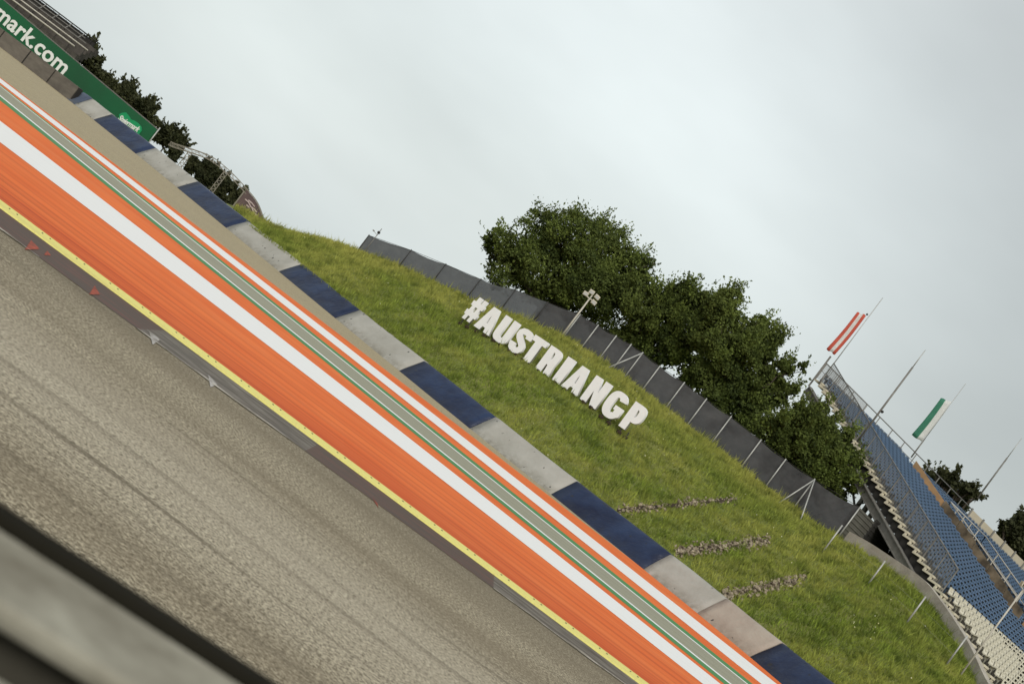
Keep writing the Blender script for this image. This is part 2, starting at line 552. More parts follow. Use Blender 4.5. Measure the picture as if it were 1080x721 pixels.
M['apronm'] = mat_apron()
for k_ in ('flagred', 'flagwhite', 'flaggreen'):
    t = M[k_].node_tree; bs = t.nodes['Principled BSDF']
    tr = N(t, 'ShaderNodeBsdfTranslucent'); t.links.new(bs.inputs['Base Color'].links[0].from_socket, tr.inputs['Color'])
    mm_ = N(t, 'ShaderNodeMixShader'); mm_.inputs[0].default_value = 0.5
    t.links.new(bs.outputs[0], mm_.inputs[1]); t.links.new(tr.outputs[0], mm_.inputs[2]); t.links.new(mm_.outputs[0], t.nodes['Material Output'].inputs[0])

# ------------------------------------------------------------------ surveyed lines of the track (offset w as a polynomial of bearing u)
LINES = dict(
    wallbase=((-5.74, -2.24, 5.3, -18.66, -98.93), -618, 444),
    orange_far=((-2.53, -4.82, -104.49), -600, 444),
    wl_far=((-1.74, -8.51, -110.84), -598, 441),
    wl_near=((-1.74, -11.57, -118.21), -596, 427),
    gs_far=((0.02, -14.27, -126.47), -593, 416),
    gs_near=((0.46, -15.59, -136.55), -587, 402),
    gr_near=((-0.29, -15.97, -139.34), -584, 398),
    wb_far=((-2.27, -9.34, -146.73), -571, 393),
    wb_near=((-3.17, -6.27, -159.99), -558, 377),
    y_far=((-0.53, 2.54, -205.91), -518, 328),
    y_near=((-1.44, 2.97, -211.68), -513, 320),
    apron=((-0.15, 8.22, -221.55), -503, 306),
)
CUR = {}
for k, (p, a, b) in LINES.items():
    uu = np.linspace(a, b, 60)
    pts = [onzu(u, float(np.polyval(p, u / 500.0)), 0.0) for u in uu]
    CUR[k] = (np.array([q.x for q in pts]), np.array([q.y for q in pts]))


def yl(k, x):
    X, Y = CUR[k]
    if x < X[0]:
        s = (Y[6] - Y[0]) / (X[6] - X[0]); return Y[0] + s * (x - X[0])
    if x > X[-1]:
        s = (Y[-1] - Y[-7]) / (X[-1] - X[-7]); return Y[-1] + s * (x - X[-1])
    return float(np.interp(x, X, Y))


XS = list(np.concatenate([np.arange(-110, -45, 5), np.arange(-45, 20, 0.75), np.arange(20, 52, 4)]))


def sheet(name, fa, fb, za, zb, mat, n=1, label=None, xs=XS, zmid=None):
    """a strip of ground between two lines, with UV = (metres along, metres across from the kerb)"""
    me = bpy.data.meshes.new(name)
    V, Fc, UV = [], [], []
    for x in xs:
        a, b = fa(x), fb(x)
        for j in range(n + 1):
            t = j / n
            z = za + (zb - za) * t
            V.append((x, a + (b - a) * t, z))
            UV.append((x, a + (b - a) * t - yl('y_far', x)))
    for i in range(len(xs) - 1):
        for j in range(n):
            p = i * (n + 1) + j
            Fc.append((p, p + n + 1, p + n + 2, p + 1))
    me.from_pydata([tuple(v) for v in V], [], Fc)
    ul = me.uv_layers.new(name='UVMap')
    for lp in me.loops:
        ul.data[lp.index].uv = UV[lp.vertex_index]
    me.update()
    o = link(me, name, mat)
    o['kind'] = 'structure'
    return o


L_ = lambda k: (lambda x: yl(k, x))
mid0 = lambda a, b, t: (lambda x: yl(a, x) * (1 - t) + yl(b, x) * t)
# the ground: one sheet out to the horizon
g = MB()
gy = [(-900, -0.05), (128, -0.05), (150, -1.0), (2500, -140)]
for (ya, za), (yb, zb) in zip(gy[:-1], gy[1:]):
    g.face([(-1500, ya, za), (1500, ya, za), (1500, yb, zb), (-1500, yb, zb)])
bmesh.ops.remove_doubles(g.bm, verts=g.bm.verts[:], dist=0.001)
g.build('ground', M['turf'], kind='structure')
sheet('race_track', lambda x: -25.0, L_('apron'), 0, 0, M['asphalt'], 6)
sheet('kerb', L_('apron'), mid0('y_near', 'y_far', 0.17), 0.004, 0.035, M['apronm'], 3)
sheet('runoff', L_('y_far'), lambda x: min(yl('orange_far', x), yl('wallbase', x) + 0.6), 0.0, 0.0, M['runoff'], 6)
sheet('gravel_trap', lambda x: min(yl('orange_far', x), yl('wallbase', x) + 0.55), lambda x: yl('wallbase', x) + 0.6, 0.0, 0.0, M['gravel'], 3)
sheet('white_line', L_('wl_near'), L_('wl_far'), 0.004, 0.004, M['white'])
sheet('white_line', L_('wb_near'), L_('wb_far'), 0.004, 0.004, M['white'])
mid = lambda a, b, t: (lambda x: yl(a, x) * (1 - t) + yl(b, x) * t)
sheet('green_line', mid('gr_near', 'gs_near', -0.22), mid('gr_near', 'gs_near', 0.78), 0.004, 0.004, M['green'])
sheet('white_line', mid('gr_near', 'gs_near', 0.78), mid('gs_near', 'gs_far', 0.035), 0.004, 0.004, M['white'])
sheet('drain_strip', mid('gs_near', 'gs_far', 0.035), mid('gs_near', 'gs_far', 0.955), 0.004, 0.004, M['strip'])
sheet('white_line', mid('gs_near', 'gs_far', 0.955), mid('gs_far', 'wl_near', 0.03), 0.004, 0.004, M['white'])
sheet('green_line', mid('gs_far', 'wl_near', 0.03), mid('gs_far', 'wl_near', 0.34), 0.004, 0.004, M['green'])

# raised yellow kerb with bolts
k = MB()
xs = list(np.arange(-60, 50, 0.8))
prof = [(0.17, 0.035), (0.18, 0.062), (0.5, 0.072), (0.97, 0.062), (1.0, 0.0)]
for i in range(len(xs) - 1):
    for (t0, z0), (t1, z1) in zip(prof[:-1], prof[1:]):
        q = []
        for x, t, z in ((xs[i], t0, z0), (xs[i + 1], t0, z0), (xs[i + 1], t1, z1), (xs[i], t1, z1)):
            q.append((x, yl('y_near', x) * (1 - t) + yl('y_far', x) * t, z))
        k.face(q)
k.mi = 1
x = -9.0
while x < 8:
    for dx in (0, 0.14):
        yy = yl('y_near', x + dx) * 0.45 + yl('y_far', x + dx) * 0.55
        k.tube((x + dx, yy, 0.066), (x + dx, yy, 0.082), 0.016, 0.014, 6)
    x += 0.62 + random.uniform(-0.03, 0.03)
yk = k.build('yellow_kerb', [M['yellow'], M['bolt']], kind='structure')
ul = yk.data.uv_layers.new(name='UVMap')
for lp in yk.data.loops:
    co = yk.data.vertices[lp.vertex_index].co
    ul.data[lp.index].uv = (co.x, co.y)

# worn teeth and scratched edge line on the track side of the kerb
mk = MB()
for (ax, ay, bx, by, cx, cy, mi) in ((27, 262, 33, 253, 42, 262, 1), (95, 309, 100, 301, 106, 310, 1), (47, 268, 50, 264, 54, 269, 1),
                                    (158, 349, 170, 357, 162, 362, 0), (220, 394, 223, 407, 230, 404, 0),
                                    (337, 483, 344, 490, 349, 495, 1), (394, 524, 399, 529, 400, 534, 1)):
    mk.mi = mi
    ps = []
    for (px_, py_) in ((ax, ay), (bx, by), (cx, cy)):
        q = onz(px_, py_, 0.03)
        yn = yl('y_near', q.x) - 0.06
        q.y = min(q.y, yn)
        ya = yl('apron', q.x)
        t = max(0, (q.y - ya) / max(0.01, yl('y_near', q.x) - ya))
        q.z = 0.009 + 0.031 * t
        ps.append(q)
    mk.face(ps)
mk.build('kerb_marking', [simple('worn_white', (0.46, 0.44, 0.41), (0.17, 0.15, 0.13), 9, 0.8),
                          simple('worn_red', (0.40, 0.075, 0.04), (0.14, 0.045, 0.028), 9, 0.8)], kind='structure')


def mat_scratch():
    mt, t, bs = principled('scratched_line')
    ob = N(t, 'ShaderNodeTexCoord').outputs['Object']
    g = noise(t, ob, 2.2, 5, 0.75, (1.0, 6, 1))
    col = mix(t, rng_(t, g, 0.44, 0.60), (0.14, 0.115, 0.08), (0.52, 0.48, 0.41))
    t.links.new(col, bs.inputs['Base Color'])
    bs.inputs['Roughness'].default_value = 0.8
    return mt


ms_ = mat_scratch()
for xa, xb in ((-7.6, -5.6), (-4.2, -1.5), (1.9, 6.0)):
    sheet('edge_line', lambda x: yl('apron', x) - 0.06 + 0.04 * math.sin(x * 3.1), lambda x: yl('apron', x) + 0.02 + 0.03 * math.sin(x * 7.7) + 0.02 * math.sin(x * 5.7), 0.012, 0.014,
          ms_, 1, xs=list(np.arange(xa, xb, 0.2)))

# ------------------------------------------------------------------ crash barrier, section by section
base = [(x, yl('wallbase', x)) for x in np.arange(-70, 40, 0.25)]
BX = np.array([b[0] for b in base]); BY = np.array([b[1] for b in base])
BU = BX / BY * F


def wpos(u):
    x = float(np.interp(u, BU, BX))
    y = yl('wallbase', x)
    s = (yl('wallbase', x + 0.4) - yl('wallbase', x - 0.4)) / 0.8
    n = Vector((-s, 1, 0)).normalized()
    return Vector((x, y, 0)), n


PROF = [(0.0, 0.0), (0.15, 0.20), (0.33, 0.42), (0.53, 0.65), (0.72, 0.87), (0.86, 1.035), (0.92, 1.07), (1.20, 1.085), (1.22, 0.55), (1.22, 0.0)]
SEG = [(-530, -519, 'fadednavy', 'faded blue scrap of barrier touching the weathered concrete wall'),
       (-519, -493, 'grey', 'short pale grey barrier section at the end of the weathered concrete wall'),
       (-493, -436, 'navy', 'navy barrier section under the green heart at the right end of the board'),
       (-436, -380, 'grey', 'pale grey barrier section between the green board and the arch'),
       (-380, -313, 'navy', 'navy barrier section in front of the steel arch with brown banner'),
       (-313, -241, 'grey', 'pale grey barrier section where the grassy hill starts, right of the arch'),
       (-241, -164, 'navy', 'shiny navy barrier section below the bare left slope of the hill'),
       (-164, -77, 'grey', 'grey barrier section with a few black scuffs below the left end of the screened fence'),
       (-77, 19, 'navy', 'navy barrier section below the hash sign and first letters'),
       (19, 129, 'grey', 'clean grey barrier section below the middle of the white letters'),
       (129, 254, 'navy', 'long navy barrier section beside the upper two rubble strips'),
       (254, 327, 'grey', 'grey barrier section with small black holes next to the middle rubble strip'),
       (327, 399, 'pinkgrey', 'pinkish stained barrier section beside the lowest rubble strip'),
       (399, 540, 'navy', 'navy barrier section nearest the camera, cut by the bottom of the photo')]
mslot = {'fadednavy': [mat_barrier('faded_navy_belt', (0.05, 0.065, 0.10), (0.08, 0.10, 0.14), (0.1, 0.1, 0.09), 0.6), M['beltback']], 'navy': [M['navy'], M['beltback']], 'grey': [M['grey'], M['beltback']], 'pinkgrey': [M['pinkgrey'], M['beltback']]}
for i, (ua, ub, mt_, lab) in enumerate(SEG):
    me = MB()
    n = 10
    rows = []
    for j in range(n + 1):
        t = j / n
        u = ua + (ub - ua) * t
        p, nn = wpos(u)
        if j == 0: p = p + (wpos(u + 2)[0] - p).normalized() * 0.02
        sag = 0.012 * math.sin(j * 1.7 + i) + 0.01 * math.sin(j * 0.6 + 2.1 * i)
        rows.append([me.bm.verts.new(p + nn * (d + sag * math.sin(math.pi * min(1, d))) + Vector((0, 0, z + (0.012 * math.sin(i * 2.3 + j * .45) if z > .5 else 0)))) for d, z in PROF])
    for j in range(n):
        for q in range(len(PROF) - 1):
            f = me.bm.faces.new((rows[j][q], rows[j + 1][q], rows[j + 1][q + 1], rows[j][q + 1]))
            f.smooth = q < 6
            f.material_index = 1 if q >= 7 else 0
    me.bm.faces.new(rows[0]); me.bm.faces.new(rows[-1][::-1])
    me.build('crash_barrier', mslot[mt_], label=lab, cat='barrier', group='barrier sections along the run-off')

# weathered concrete wall and green board further along on the left
cw = MB()
xs = np.arange(-95 - 0.2, -34.9, 2.6)
xs = xs + (-35.3 - xs[-1])
for i in range(len(xs) - 1):
    def P(x):
        return Vector((x, yl('wallbase', x) if x > -42 else yl('wallbase', -42) - 0.28 * (x + 42), 0))
    a, b = P(xs[i]), P(xs[i + 1])
    d = (b - a).normalized()
    nn = Vector((-d.y, d.x, 0))
    if nn.y < 0: nn = -nn
    zt = 1.15
    zt2 = 1.15
    cw.mi = 0
    cw.box(a + nn * 0.05 + d * 0.06, d * ((b - a).length - 0.12), nn * 0.5, (0, 0, zt))
    cw.mi = 1
    cw.box(b + nn * 0.12 - d * 0.062, d * 0.124, nn * 0.36, (0, 0, zt - 0.01))
cw.build('concrete_wall', [M['darkconcrete'], M['joint']], label='dark weathered concrete wall under the green advertising board at the left edge', cat='wall')

A0, A1 = atu(-900, -53.5, 122), atu(-430, -70, 104)     # bottom edge of the board
T0, T1 = atu(-900, -22, 122), atu(-434, -46.6, 104)     # top edge
A1 = Vector((T1.x, T1.y, A1.z))
A0 = Vector((T0.x, T0.y, A0.z))
bt = thing('advertising_board', (A1 + A0) / 2, 'long green advertising board with white lettering above the concrete wall', 'billboard')
bn = (A1 - A0).cross(Vector((0, 0, 1))).normalized()
if bn.y > 0: bn = -bn                                     # towards the track
bb = MB()
bb.bm.faces.new([bb.bm.verts.new(p) for p in (A0, A1, T1, T0)])
g_ = bmesh.ops.extrude_face_region(bb.bm, geom=bb.bm.faces[:])
for v in [v for v in g_['geom'] if isinstance(v, bmesh.types.BMVert)]: v.co -= bn * 0.12
bb.build('panel', M['boardgreen'], bt)
rl = MB(); rl.bar(T0 + Vector((0, 0, .05)) - bn * 0.05, T1 + Vector((0, 0, .05)) - bn * 0.05, 0.08, 0.07); rl.build('top_rail', M['greysteel'], bt)
ps = MB(); ps.tube(Vector((T1.x, T1.y, 0)) + Vector((0.12, 0, 0)), T1 + Vector((0.12, 0, 0.25)), 0.05); ps.build('end_post', M['steel'], bt)


def text_mesh(txt, size, depth, offset=0.0, shear=0.0, space=1.0):
    cu = bpy.data.curves.new('txt', 'FONT')
    cu.body = txt
    cu.size = size
    cu.extrude = depth
    cu.offset = offset
    cu.shear = shear
    cu.space_character = space
    cu.resolution_u = 3
    o = bpy.data.objects.new('txt', cu)
    C.objects.link(o)
    dg = bpy.context.evaluated_depsgraph_get()
    dg.update()
    me = bpy.data.meshes.new_from_object(o.evaluated_get(dg))
    bpy.data.objects.remove(o)
    return me


def place_flat(me, origin, ex, ey, fit_w=None, fit_h=None):
    """lay a mesh drawn in xy on the plane spanned by ex, ey"""
    co = np.array([v.co[:] for v in me.vertices])
    mn, mx = co.min(0), co.max(0)
    sx = fit_w / (mx[0] - mn[0]) if fit_w else 1
    sy = fit_h / (mx[1] - mn[1]) if fit_h else sx
    ez = ex.cross(ey).normalized()
    for v in me.vertices:
        c = v.co
        v.co = origin + ex * ((c.x - mn[0]) * sx) + ey * ((c.y - mn[1]) * sy) + ez * (c.z)
    return me


def board_at(x, y):
    """point of the board's front seen at photo position"""
    u, w = uw(x, y)
    d = atu(u, w, 100.0) - Vector((0, 0, CAMZ))
    o = Vector((0, 0, CAMZ))
    t = (A0 - o).dot(bn) / d.dot(bn)
    return o + d * t


pl, pr = board_at(-6.5, 17.5), board_at(66, 80)
ptop = board_at(24, 31)       # top of the letter k
ex = (pr - pl); wlen = ex.length; ex.normalize()
ey = (Vector((0, 0, 1)) - ex * ex.z).normalized()
tm = text_mesh('mark.com', 1.0, 0.02, 0.020, 0, 1.02)
place_flat(tm, pl + bn * 0.03 - ey * 0.05, ex, ey, wlen, 1.28)
link(tm, 'lettering', M['lettering'], bt)
# green heart with script
hp = [board_at(*q) for q in ((126, 121), (129, 119.5), (133, 119), (136, 122), (138.5, 126.5), (142, 127.5), (146, 130), (149.5, 134), (150, 138), (147, 142), (140, 141), (132, 134), (126, 127))]
hb = MB()
f = hb.bm.faces.new([hb.bm.verts.new(p + bn * 0.03) for p in hp])
g_ = bmesh.ops.extrude_face_region(hb.bm, geom=[f])
for v in [v for v in g_['geom'] if isinstance(v, bmesh.types.BMVert)]: v.co += bn * 0.03
ht = hb.build('emblem', M['heart'], bt)
pl, pr = board_at(124.5, 126.5), board_at(146, 140.5)
ex = (pr - pl); wlen = ex.length; ex.normalize()
ey = (Vector((0, 0, 1)) - ex * ex.z).normalized()
tm = text_mesh('Steiermark', 1.0, 0.015, 0.02, 0.35, 0.92)
place_flat(tm, pl + bn * 0.085, ex, ey, wlen, 0.44)
link(tm, 'script', M['lettering'], ht)

# ------------------------------------------------------------------ the grassy hill
CREST = [(-420, -62, 92, 0.0), (-360, -62, 90, 0.1), (-318, -60, 88, None), (-287, -58.6, 87, None), (-262, -50, 87, None), (-225, -33, 87, None),
         (-175, -17, 86, None), (-122, -4, 84, None), (-57, 10, 81, None), (-17, 24, 79, None), (46, 38.8, 77, None), (107, 42.5, 75, None),
         (170, 41.5, 73.5, None), (220, 41, 72, None), (280, 39, 70, None), (322, 38, 68.5, None), (352, 38.5, 67.5, None), (376, 39.5, 66.5, None),
         (403, 43.3, 65.5, None), (423, 46, 64.5, None), (466, 48, 62.5, None), (498, 50, 61, None), (522, 43, 59.8, None), (542, 37, 58.8, None),
         (560, 29, 57.8, None), (585, 18, 56.5, None), (607, 5, 55.3, None), (660, -12, 53, None), (800, -30, 49, 2.0), (1000, -40, 44, 1.5)]
cu_ = np.array([c[0] for c in CREST], float)
cY_ = np.array([c[2] for c in CREST], float)
cz_ = np.array([c[3] if c[3] is not None else atu(c[0], c[1], c[2]).z for c in CREST], float)


def sm(u, arr):
    return float(np.mean([np.interp(u + d, cu_, arr) for d in (-12, -6, 0, 6, 12)]))


def wall_back(u):
    """the hill starts behind the barrier"""
    x = float(np.interp(u, BU, BX))
    p, n = wpos(u)
    q = p + n * 1.25
    # depth of the same bearing on the back line
    return q.y + 0.7


def hz_s(u, s):
    Y0 = wall_back(u); Yc = max(sm(u, cY_), Y0 + 1.0)
    z0, zc = 0.93, sm(u, cz_)
    if u < -290: z0 = max(0.0, 0.93 - (-290 - u) / 50.0 * 0.93)
    z0 = min(z0, zc) if u < -290 else z0
    Y = Y0 + (Yc - Y0) * s
    if s <= 1:
        z = z0 + (zc - z0) * (s + 0.22 * s * (1 - s))
    else:
        z = zc - 0.02 * (Y - Yc)
        z = max(z, -0.1)
    x = u * Y / F
    z += 0.05 * math.sin(x * 1.3 + Y * 0.7) * math.sin(Y * 0.9 - x * 0.4) * min(1, s * 4)
    return Vector((x, Y, z))


def hill_hit(x, y, drop=0.0):
    u, w = uw(x, y)
    w -= drop
    lo = None
    for i in range(0, 161):
        s = i / 160 * 1.05
        p = hz_s(u, s)
        wp = (p.z - CAMZ) / p.y * F + H0
        if wp >= w: return p
    return hz_s(u, 1.0)


US = list(np.arange(-420, 1001, 5.0))
SS = list(np.linspace(0, 1, 26)) + [1.05, 1.2, 1.6, 2.4, 3.6, 6.0]
V = [hz_s(u, s) for u in US for s in SS]
nS = len(SS)
Fc = []
for i in range(len(US) - 1):
    for j in range(nS - 1):
        p = i * nS + j
        Fc.append((p, p + nS, p + nS + 1, p + 1))
me = bpy.data.meshes.new('hill')
me.from_pydata([tuple(v) for v in V], [], Fc)
for p in me.polygons: p.use_smooth = True
link(me, 'hill', M['turf'], kind='structure')

# rubble strips laid down the slope
RUB = [((650, 539), (776, 527), 8.5, 'upper rubble strip of broken stone in the grass, nearest the white letters'),
       ((711, 583), (810, 571), 13, 'middle rubble strip of pale stones, the widest of the three on the hill'),
       ((758, 630), (848, 611), 12, 'lowest rubble strip of dark stones in the grass, nearest the camera')]
rub_pix = []


def in_rubble(u, w):
    for a, b, wd in rub_pix:
        d = (b[0] - a[0], b[1] - a[1]); L = math.hypot(*d)
        t = ((u - a[0]) * d[0] + (w - a[1]) * d[1]) / L
        v = abs((u - a[0]) * -d[1] + (w - a[1]) * d[0]) / L
        if -4 < t < L + 2 and v < wd * (0.20 + 0.12 * math.sin(t * 0.35) + 0.08 * math.sin(t * 1.1)): return True
    return False


for pa, pb, wd, lab in RUB:
    rub_pix.append((uw(*pa), uw(*pb), wd))
for ri, (pa, pb, wd, lab) in enumerate(RUB):
    r = MB()
    n = 14
    grid = []
    for i in range(n + 1):
        t = i / n
        cx, cy = pa[0] + (pb[0] - pa[0]) * t, pa[1] + (pb[1] - pa[1]) * t
        wj = wd * (0.26 + 0.09 * math.sin(i * 2.2 + ri) + random.uniform(-.05, .05)) * (0.5 if i in (0, n) else 1)
        grid.append([r.bm.verts.new(hill_hit(cx, cy + s * wj) + Vector((0, 0, 0.03))) for s in (-1, -0.33, 0.33, 1)])
    r.mi = 1
    for i in range(n):
        for j in range(3):
            f = r.bm.faces.new((grid[i][j], grid[i + 1][j], grid[i + 1][j + 1], grid[i][j + 1])); f.material_index = 1
    r.mi = 0
    cnt = int(34 * wd)
    for i in range(cnt):
        t = random.random()
        if ri == 0 and 0.42 < t < 0.5 and random.random() < 0.8: continue
        cx, cy = pa[0] + (pb[0] - pa[0]) * t, pa[1] + (pb[1] - pa[1]) * t
        s = max(-1.4, min(1.4, random.gauss(0, 0.68)))
        p = hill_hit(cx, cy + s * wd * 0.45)
        rad = random.choice((random.uniform(0.03, 0.07), random.uniform(0.05, 0.12))) * (1.0 if ri else 0.9)
        mtx = (Matrix.Translation(p + Vector((0, 0, rad * 0.55))) @ Matrix.Rotation(random.uniform(0, 6.28), 4, Vector((random.random(), random.random(), random.random())).normalized())
               @ Matrix.Diagonal((rad, rad * random.uniform(0.6, 0.95), rad * random.uniform(0.45, 0.8), 1)))
        g_ = bmesh.ops.create_icosphere(r.bm, subdivisions=1, radius=1, matrix=mtx)
        for v in g_['verts']:
            v.co += Vector((random.uniform(-1, 1), random.uniform(-1, 1), random.uniform(-1, 1))) * rad * 0.2
    r.build('rubble', [M['stone'], M['soil']], label=lab, cat='rubble', kind='stuff')


# grass: blades over the whole visible slope
def blades(name, n, urange, srange, hmin, hmax, wid, mat, label, seedpow=1.0, lim=True):
    nt = n // 13
    tid = rng.integers(0, nt, n)
    tu, ts, tt = rng.uniform(urange[0], urange[1], nt), rng.uniform(srange[0], srange[1], nt), rng.random(nt)
    th_ = 0.55 + 1.15 * rng.random(nt) ** 3
    loose = rng.random(n) < 0.45
    us = np.where(loose, rng.uniform(urange[0], urange[1], n), np.clip(tu[tid] + rng.normal(0, 2.6, n), urange[0], urange[1]))
    ss = np.where(loose, rng.uniform(srange[0], srange[1], n), np.clip(ts[tid] + rng.normal(0, 0.008, n), srange[0], srange[1]))
    tint = np.where(loose, rng.random(n) * 0.7, tt[tid]); thh = np.where(loose, 0.7, th_[tid])
    # table lookup of the hill surface
    ui = np.arange(urange[0], urange[1] + 6, 5.0)
    si = np.linspace(srange[0], srange[1], 40)
    tab = np.array([[hz_s(float(a), float(b))[:] for b in si] for a in ui])
    fu = (us - ui[0]) / 5.0
    iu = np.clip(fu.astype(int), 0, len(ui) - 2); fu = np.clip(fu - iu, 0, 1)[:, None]
    fs = (ss - si[0]) / (si[1] - si[0])
    is_ = np.clip(fs.astype(int), 0, len(si) - 2); fs = np.clip(fs - is_, 0, 1)[:, None]
    P = (tab[iu, is_] * (1 - fu) * (1 - fs) + tab[iu + 1, is_] * fu * (1 - fs) + tab[iu, is_ + 1] * (1 - fu) * fs + tab[iu + 1, is_ + 1] * fu * fs)
    w = (P[:, 2] - CAMZ) / P[:, 1] * F + H0
    keep = np.array([not in_rubble(a, b) for a, b in zip(P[:, 0] / P[:, 1] * F, w)])
    P = P[keep]; n = len(P); tint = tint[keep]; thh = thh[keep]
    sk, uk = ss[keep], us[keep]
    dryv = np.clip((sk - 0.62) / 0.33, 0, 1) * np.clip((520 - uk) / 150, 0.15, 1)      # longer dry grass along the crest
    dryv = np.clip(dryv * 0.75 + 0.25 * np.clip((40 - uk) / 250, 0, 1), 0, 1)
    thh = thh * (1 + 0.35 * dryv)
    # tufts: neighbouring blades share height through a slow pattern
    pat = 0.5 + 0.5 * np.sin(P[:, 0] * 2.3 + 1.7 * np.sin(P[:, 1] * 1.9)) * np.sin(P[:, 1] * 2.7 + 1.3 * np.sin(P[:, 0] * 3.1))
    hh = (hmin + (hmax - hmin) * rng.random(n) ** 1.4) * (0.6 + 0.6 * pat) * thh
    ang = rng.uniform(0, 2 * math.pi, n)
    lean = rng.normal(0, 0.35, (n, 2)) * hh[:, None]
    dx = np.cos(ang) * wid * (0.6 + 0.8 * rng.random(n)); dy = np.sin(ang) * wid
    V = np.zeros((n, 3, 3))
    V[:, 0] = P + np.stack([-dx, -dy, np.full(n, -0.03)], 1)
    V[:, 1] = P + np.stack([dx, dy, np.full(n, -0.03)], 1)
    V[:, 2] = P + np.stack([lean[:, 0], lean[:, 1], hh], 1)
    me = bpy.data.meshes.new(name)
    me.vertices.add(n * 3); me.vertices.foreach_set('co', V.reshape(-1))
    me.loops.add(n * 3); me.loops.foreach_set('vertex_index', np.arange(n * 3, dtype=np.int32))
    me.polygons.add(n); me.polygons.foreach_set('loop_start', np.arange(0, n * 3, 3, dtype=np.int32))
    me.polygons.foreach_set('loop_total', np.full(n, 3, dtype=np.int32))
    ul = me.uv_layers.new(name='UVMap')
    r = np.repeat(np.clip(tint * 0.75 + rng.random(n) * 0.25, 0, 1), 3)
    uvs = np.stack([r, np.repeat(dryv, 3)], 1)
    ul.data.foreach_set('uv', uvs.reshape(-1).astype(np.float32))
    me.update(); me.validate()
    return link(me, name, mat, label=label, cat='grass', kind='stuff')


blades('grass', 230000, (-318, 690), (0.0, 1.04), 0.07, 0.34, 0.024, M['blade'], 'rough yellow green meadow grass covering the hill below the fence')
fl = MB()
for i in range(80):
    u = random.uniform(-280, 600); s = random.random() ** 0.8
    p = hz_s(u, s)
    if random.random() < 0.5:
        u0, s0 = random.choice([(75, .2), (210, .55), (330, .6), (480, .35), (520, .2), (150, .8), (-60, .9), (20, .93)])
        p = hz_s(u0 + random.gauss(0, 14), min(1, max(0, s0 + random.gauss(0, .07))))
    fl.sphere(p + Vector((0, 0, random.uniform(0.14, 0.24))), random.uniform(0.014, 0.028), 1)
fl.build('wildflowers', M['flower'], label='small pale wildflowers scattered through the hill grass', cat='flowers', kind='stuff')

# ------------------------------------------------------------------ hillside letters
def se(cx, cy, a, b, a0, a1, n, e=2.6):
    out = []
    for i in range(n + 1):
        t = math.radians(a0 + (a1 - a0) * i / n)
        c, s = math.cos(t), math.sin(t)
        out.append((cx + a * math.copysign(abs(c) ** (2 / e), c), cy + b * math.copysign(abs(s) ** (2 / e), s)))
    return out


def ribbon(pts, w):
    Lf, Rt = [], []
    for i, p in enumerate(pts):
        a = pts[max(0, i - 1)]; b = pts[min(len(pts) - 1, i + 1)]
        dx, dy = b[0] - a[0], b[1] - a[1]
        l = math.hypot(dx, dy); nx, ny = -dy / l, dx / l
        ww = w[i] if isinstance(w, list) else w
        Lf.append((p[0] + nx * ww / 2, p[1] + ny * ww / 2)); Rt.append((p[0] - nx * ww / 2, p[1] - ny * ww / 2))
    return Lf + Rt[::-1]


def glyph(c):
    if c == 'I': return [[(0, 0), (.31, 0), (.31, 1), (0, 1)]], .31
    if c == 'T': return [[(.16, 0), (.46, 0), (.46, .78), (.62, .78), (.62, 1), (0, 1), (0, .78), (.16, .78)]], .62
    if c == 'U':
        o = [(0, 1)] + se(.31, .3, .31, .3, 180, 360, 14) + [(.62, 1), (.375, 1)]
        return [o + se(.31, .32, .065, .12, 360, 180, 8) + [(.245, 1)]], .62
    if c == 'A': return [[(0, 0), (.27, 0), (.30, .17), (.42, .17), (.45, 0), (.72, 0), (.50, 1), (.22, 1)], [(.325, .35), (.395, .35), (.36, .68)]], .72
    if c == 'N': return [[(0, 0), (.25, 0), (.25, .50), (.40, 0), (.66, 0), (.66, 1), (.41, 1), (.41, .50), (.26, 1), (0, 1)]], .66
    if c == 'P':
        o = [(0, 0), (.27, 0), (.27, .32)] + se(.27, .66, .31, .34, -90, 90, 12, 2.8) + [(0, 1)]
        return [o, [(.27, .80)] + se(.27, .66, .07, .14, 90, -90, 8, 2.8) + [(.27, .52)]], .58
    if c == 'R':
        o = [(0, 0), (.27, 0), (.27, .34), (.33, .34), (.36, 0), (.64, 0), (.57, .40)] + se(.27, .70, .33, .30, -12, 90, 10, 2.8) + [(0, 1)]
        return [o, [(.27, .83)] + se(.27, .69, .075, .14, 90, -90, 8, 2.8) + [(.27, .55)]], .63
    if c == 'S':
        cl = [(.515, .67), (.515, .76), (.475, .845), (.40, .88), (.30, .885), (.20, .86), (.135, .79), (.135, .69), (.19, .60), (.29, .52), (.39, .44), (.465, .36),
              (.475, .25), (.42, .155), (.32, .115), (.22, .12), (.14, .17), (.105, .26), (.10, .35)]
        return [ribbon(cl, [.24, .24, .235] + [.23] * 13 + [.235, .24, .24])], .62
    if c == 'G':
        o = se(.33, .5, .33, .5, 22, 318, 34, 2.5)
        o += [(.66, .20), (.66, .52), (.36, .52), (.36, .36), (.42, .36), (.42, .25)]
        o += se(.33, .5, .075, .29, 300, 40, 20, 2.5)
        return [o], .66
    # hash
    def bar(x0, x1): return x0, x1
    o = [(.08, 0), (.24, 0), (.27, .2), (.37, .2), (.34, 0), (.50, 0), (.53, .2), (.63, .2), (.63, .40), (.555, .40), (.58, .60), (.66, .60), (.66, .80), (.60, .80),
         (.63, 1), (.47, 1), (.44, .80), (.34, .80), (.37, 1), (.21, 1), (.18, .80), (.07, .80), (.07, .60), (.155, .60), (.13, .40), (.04, .40), (.04, .2), (.11, .2)]
    return [o, [(.29, .40), (.395, .40), (.42, .60), (.315, .60)]], .66


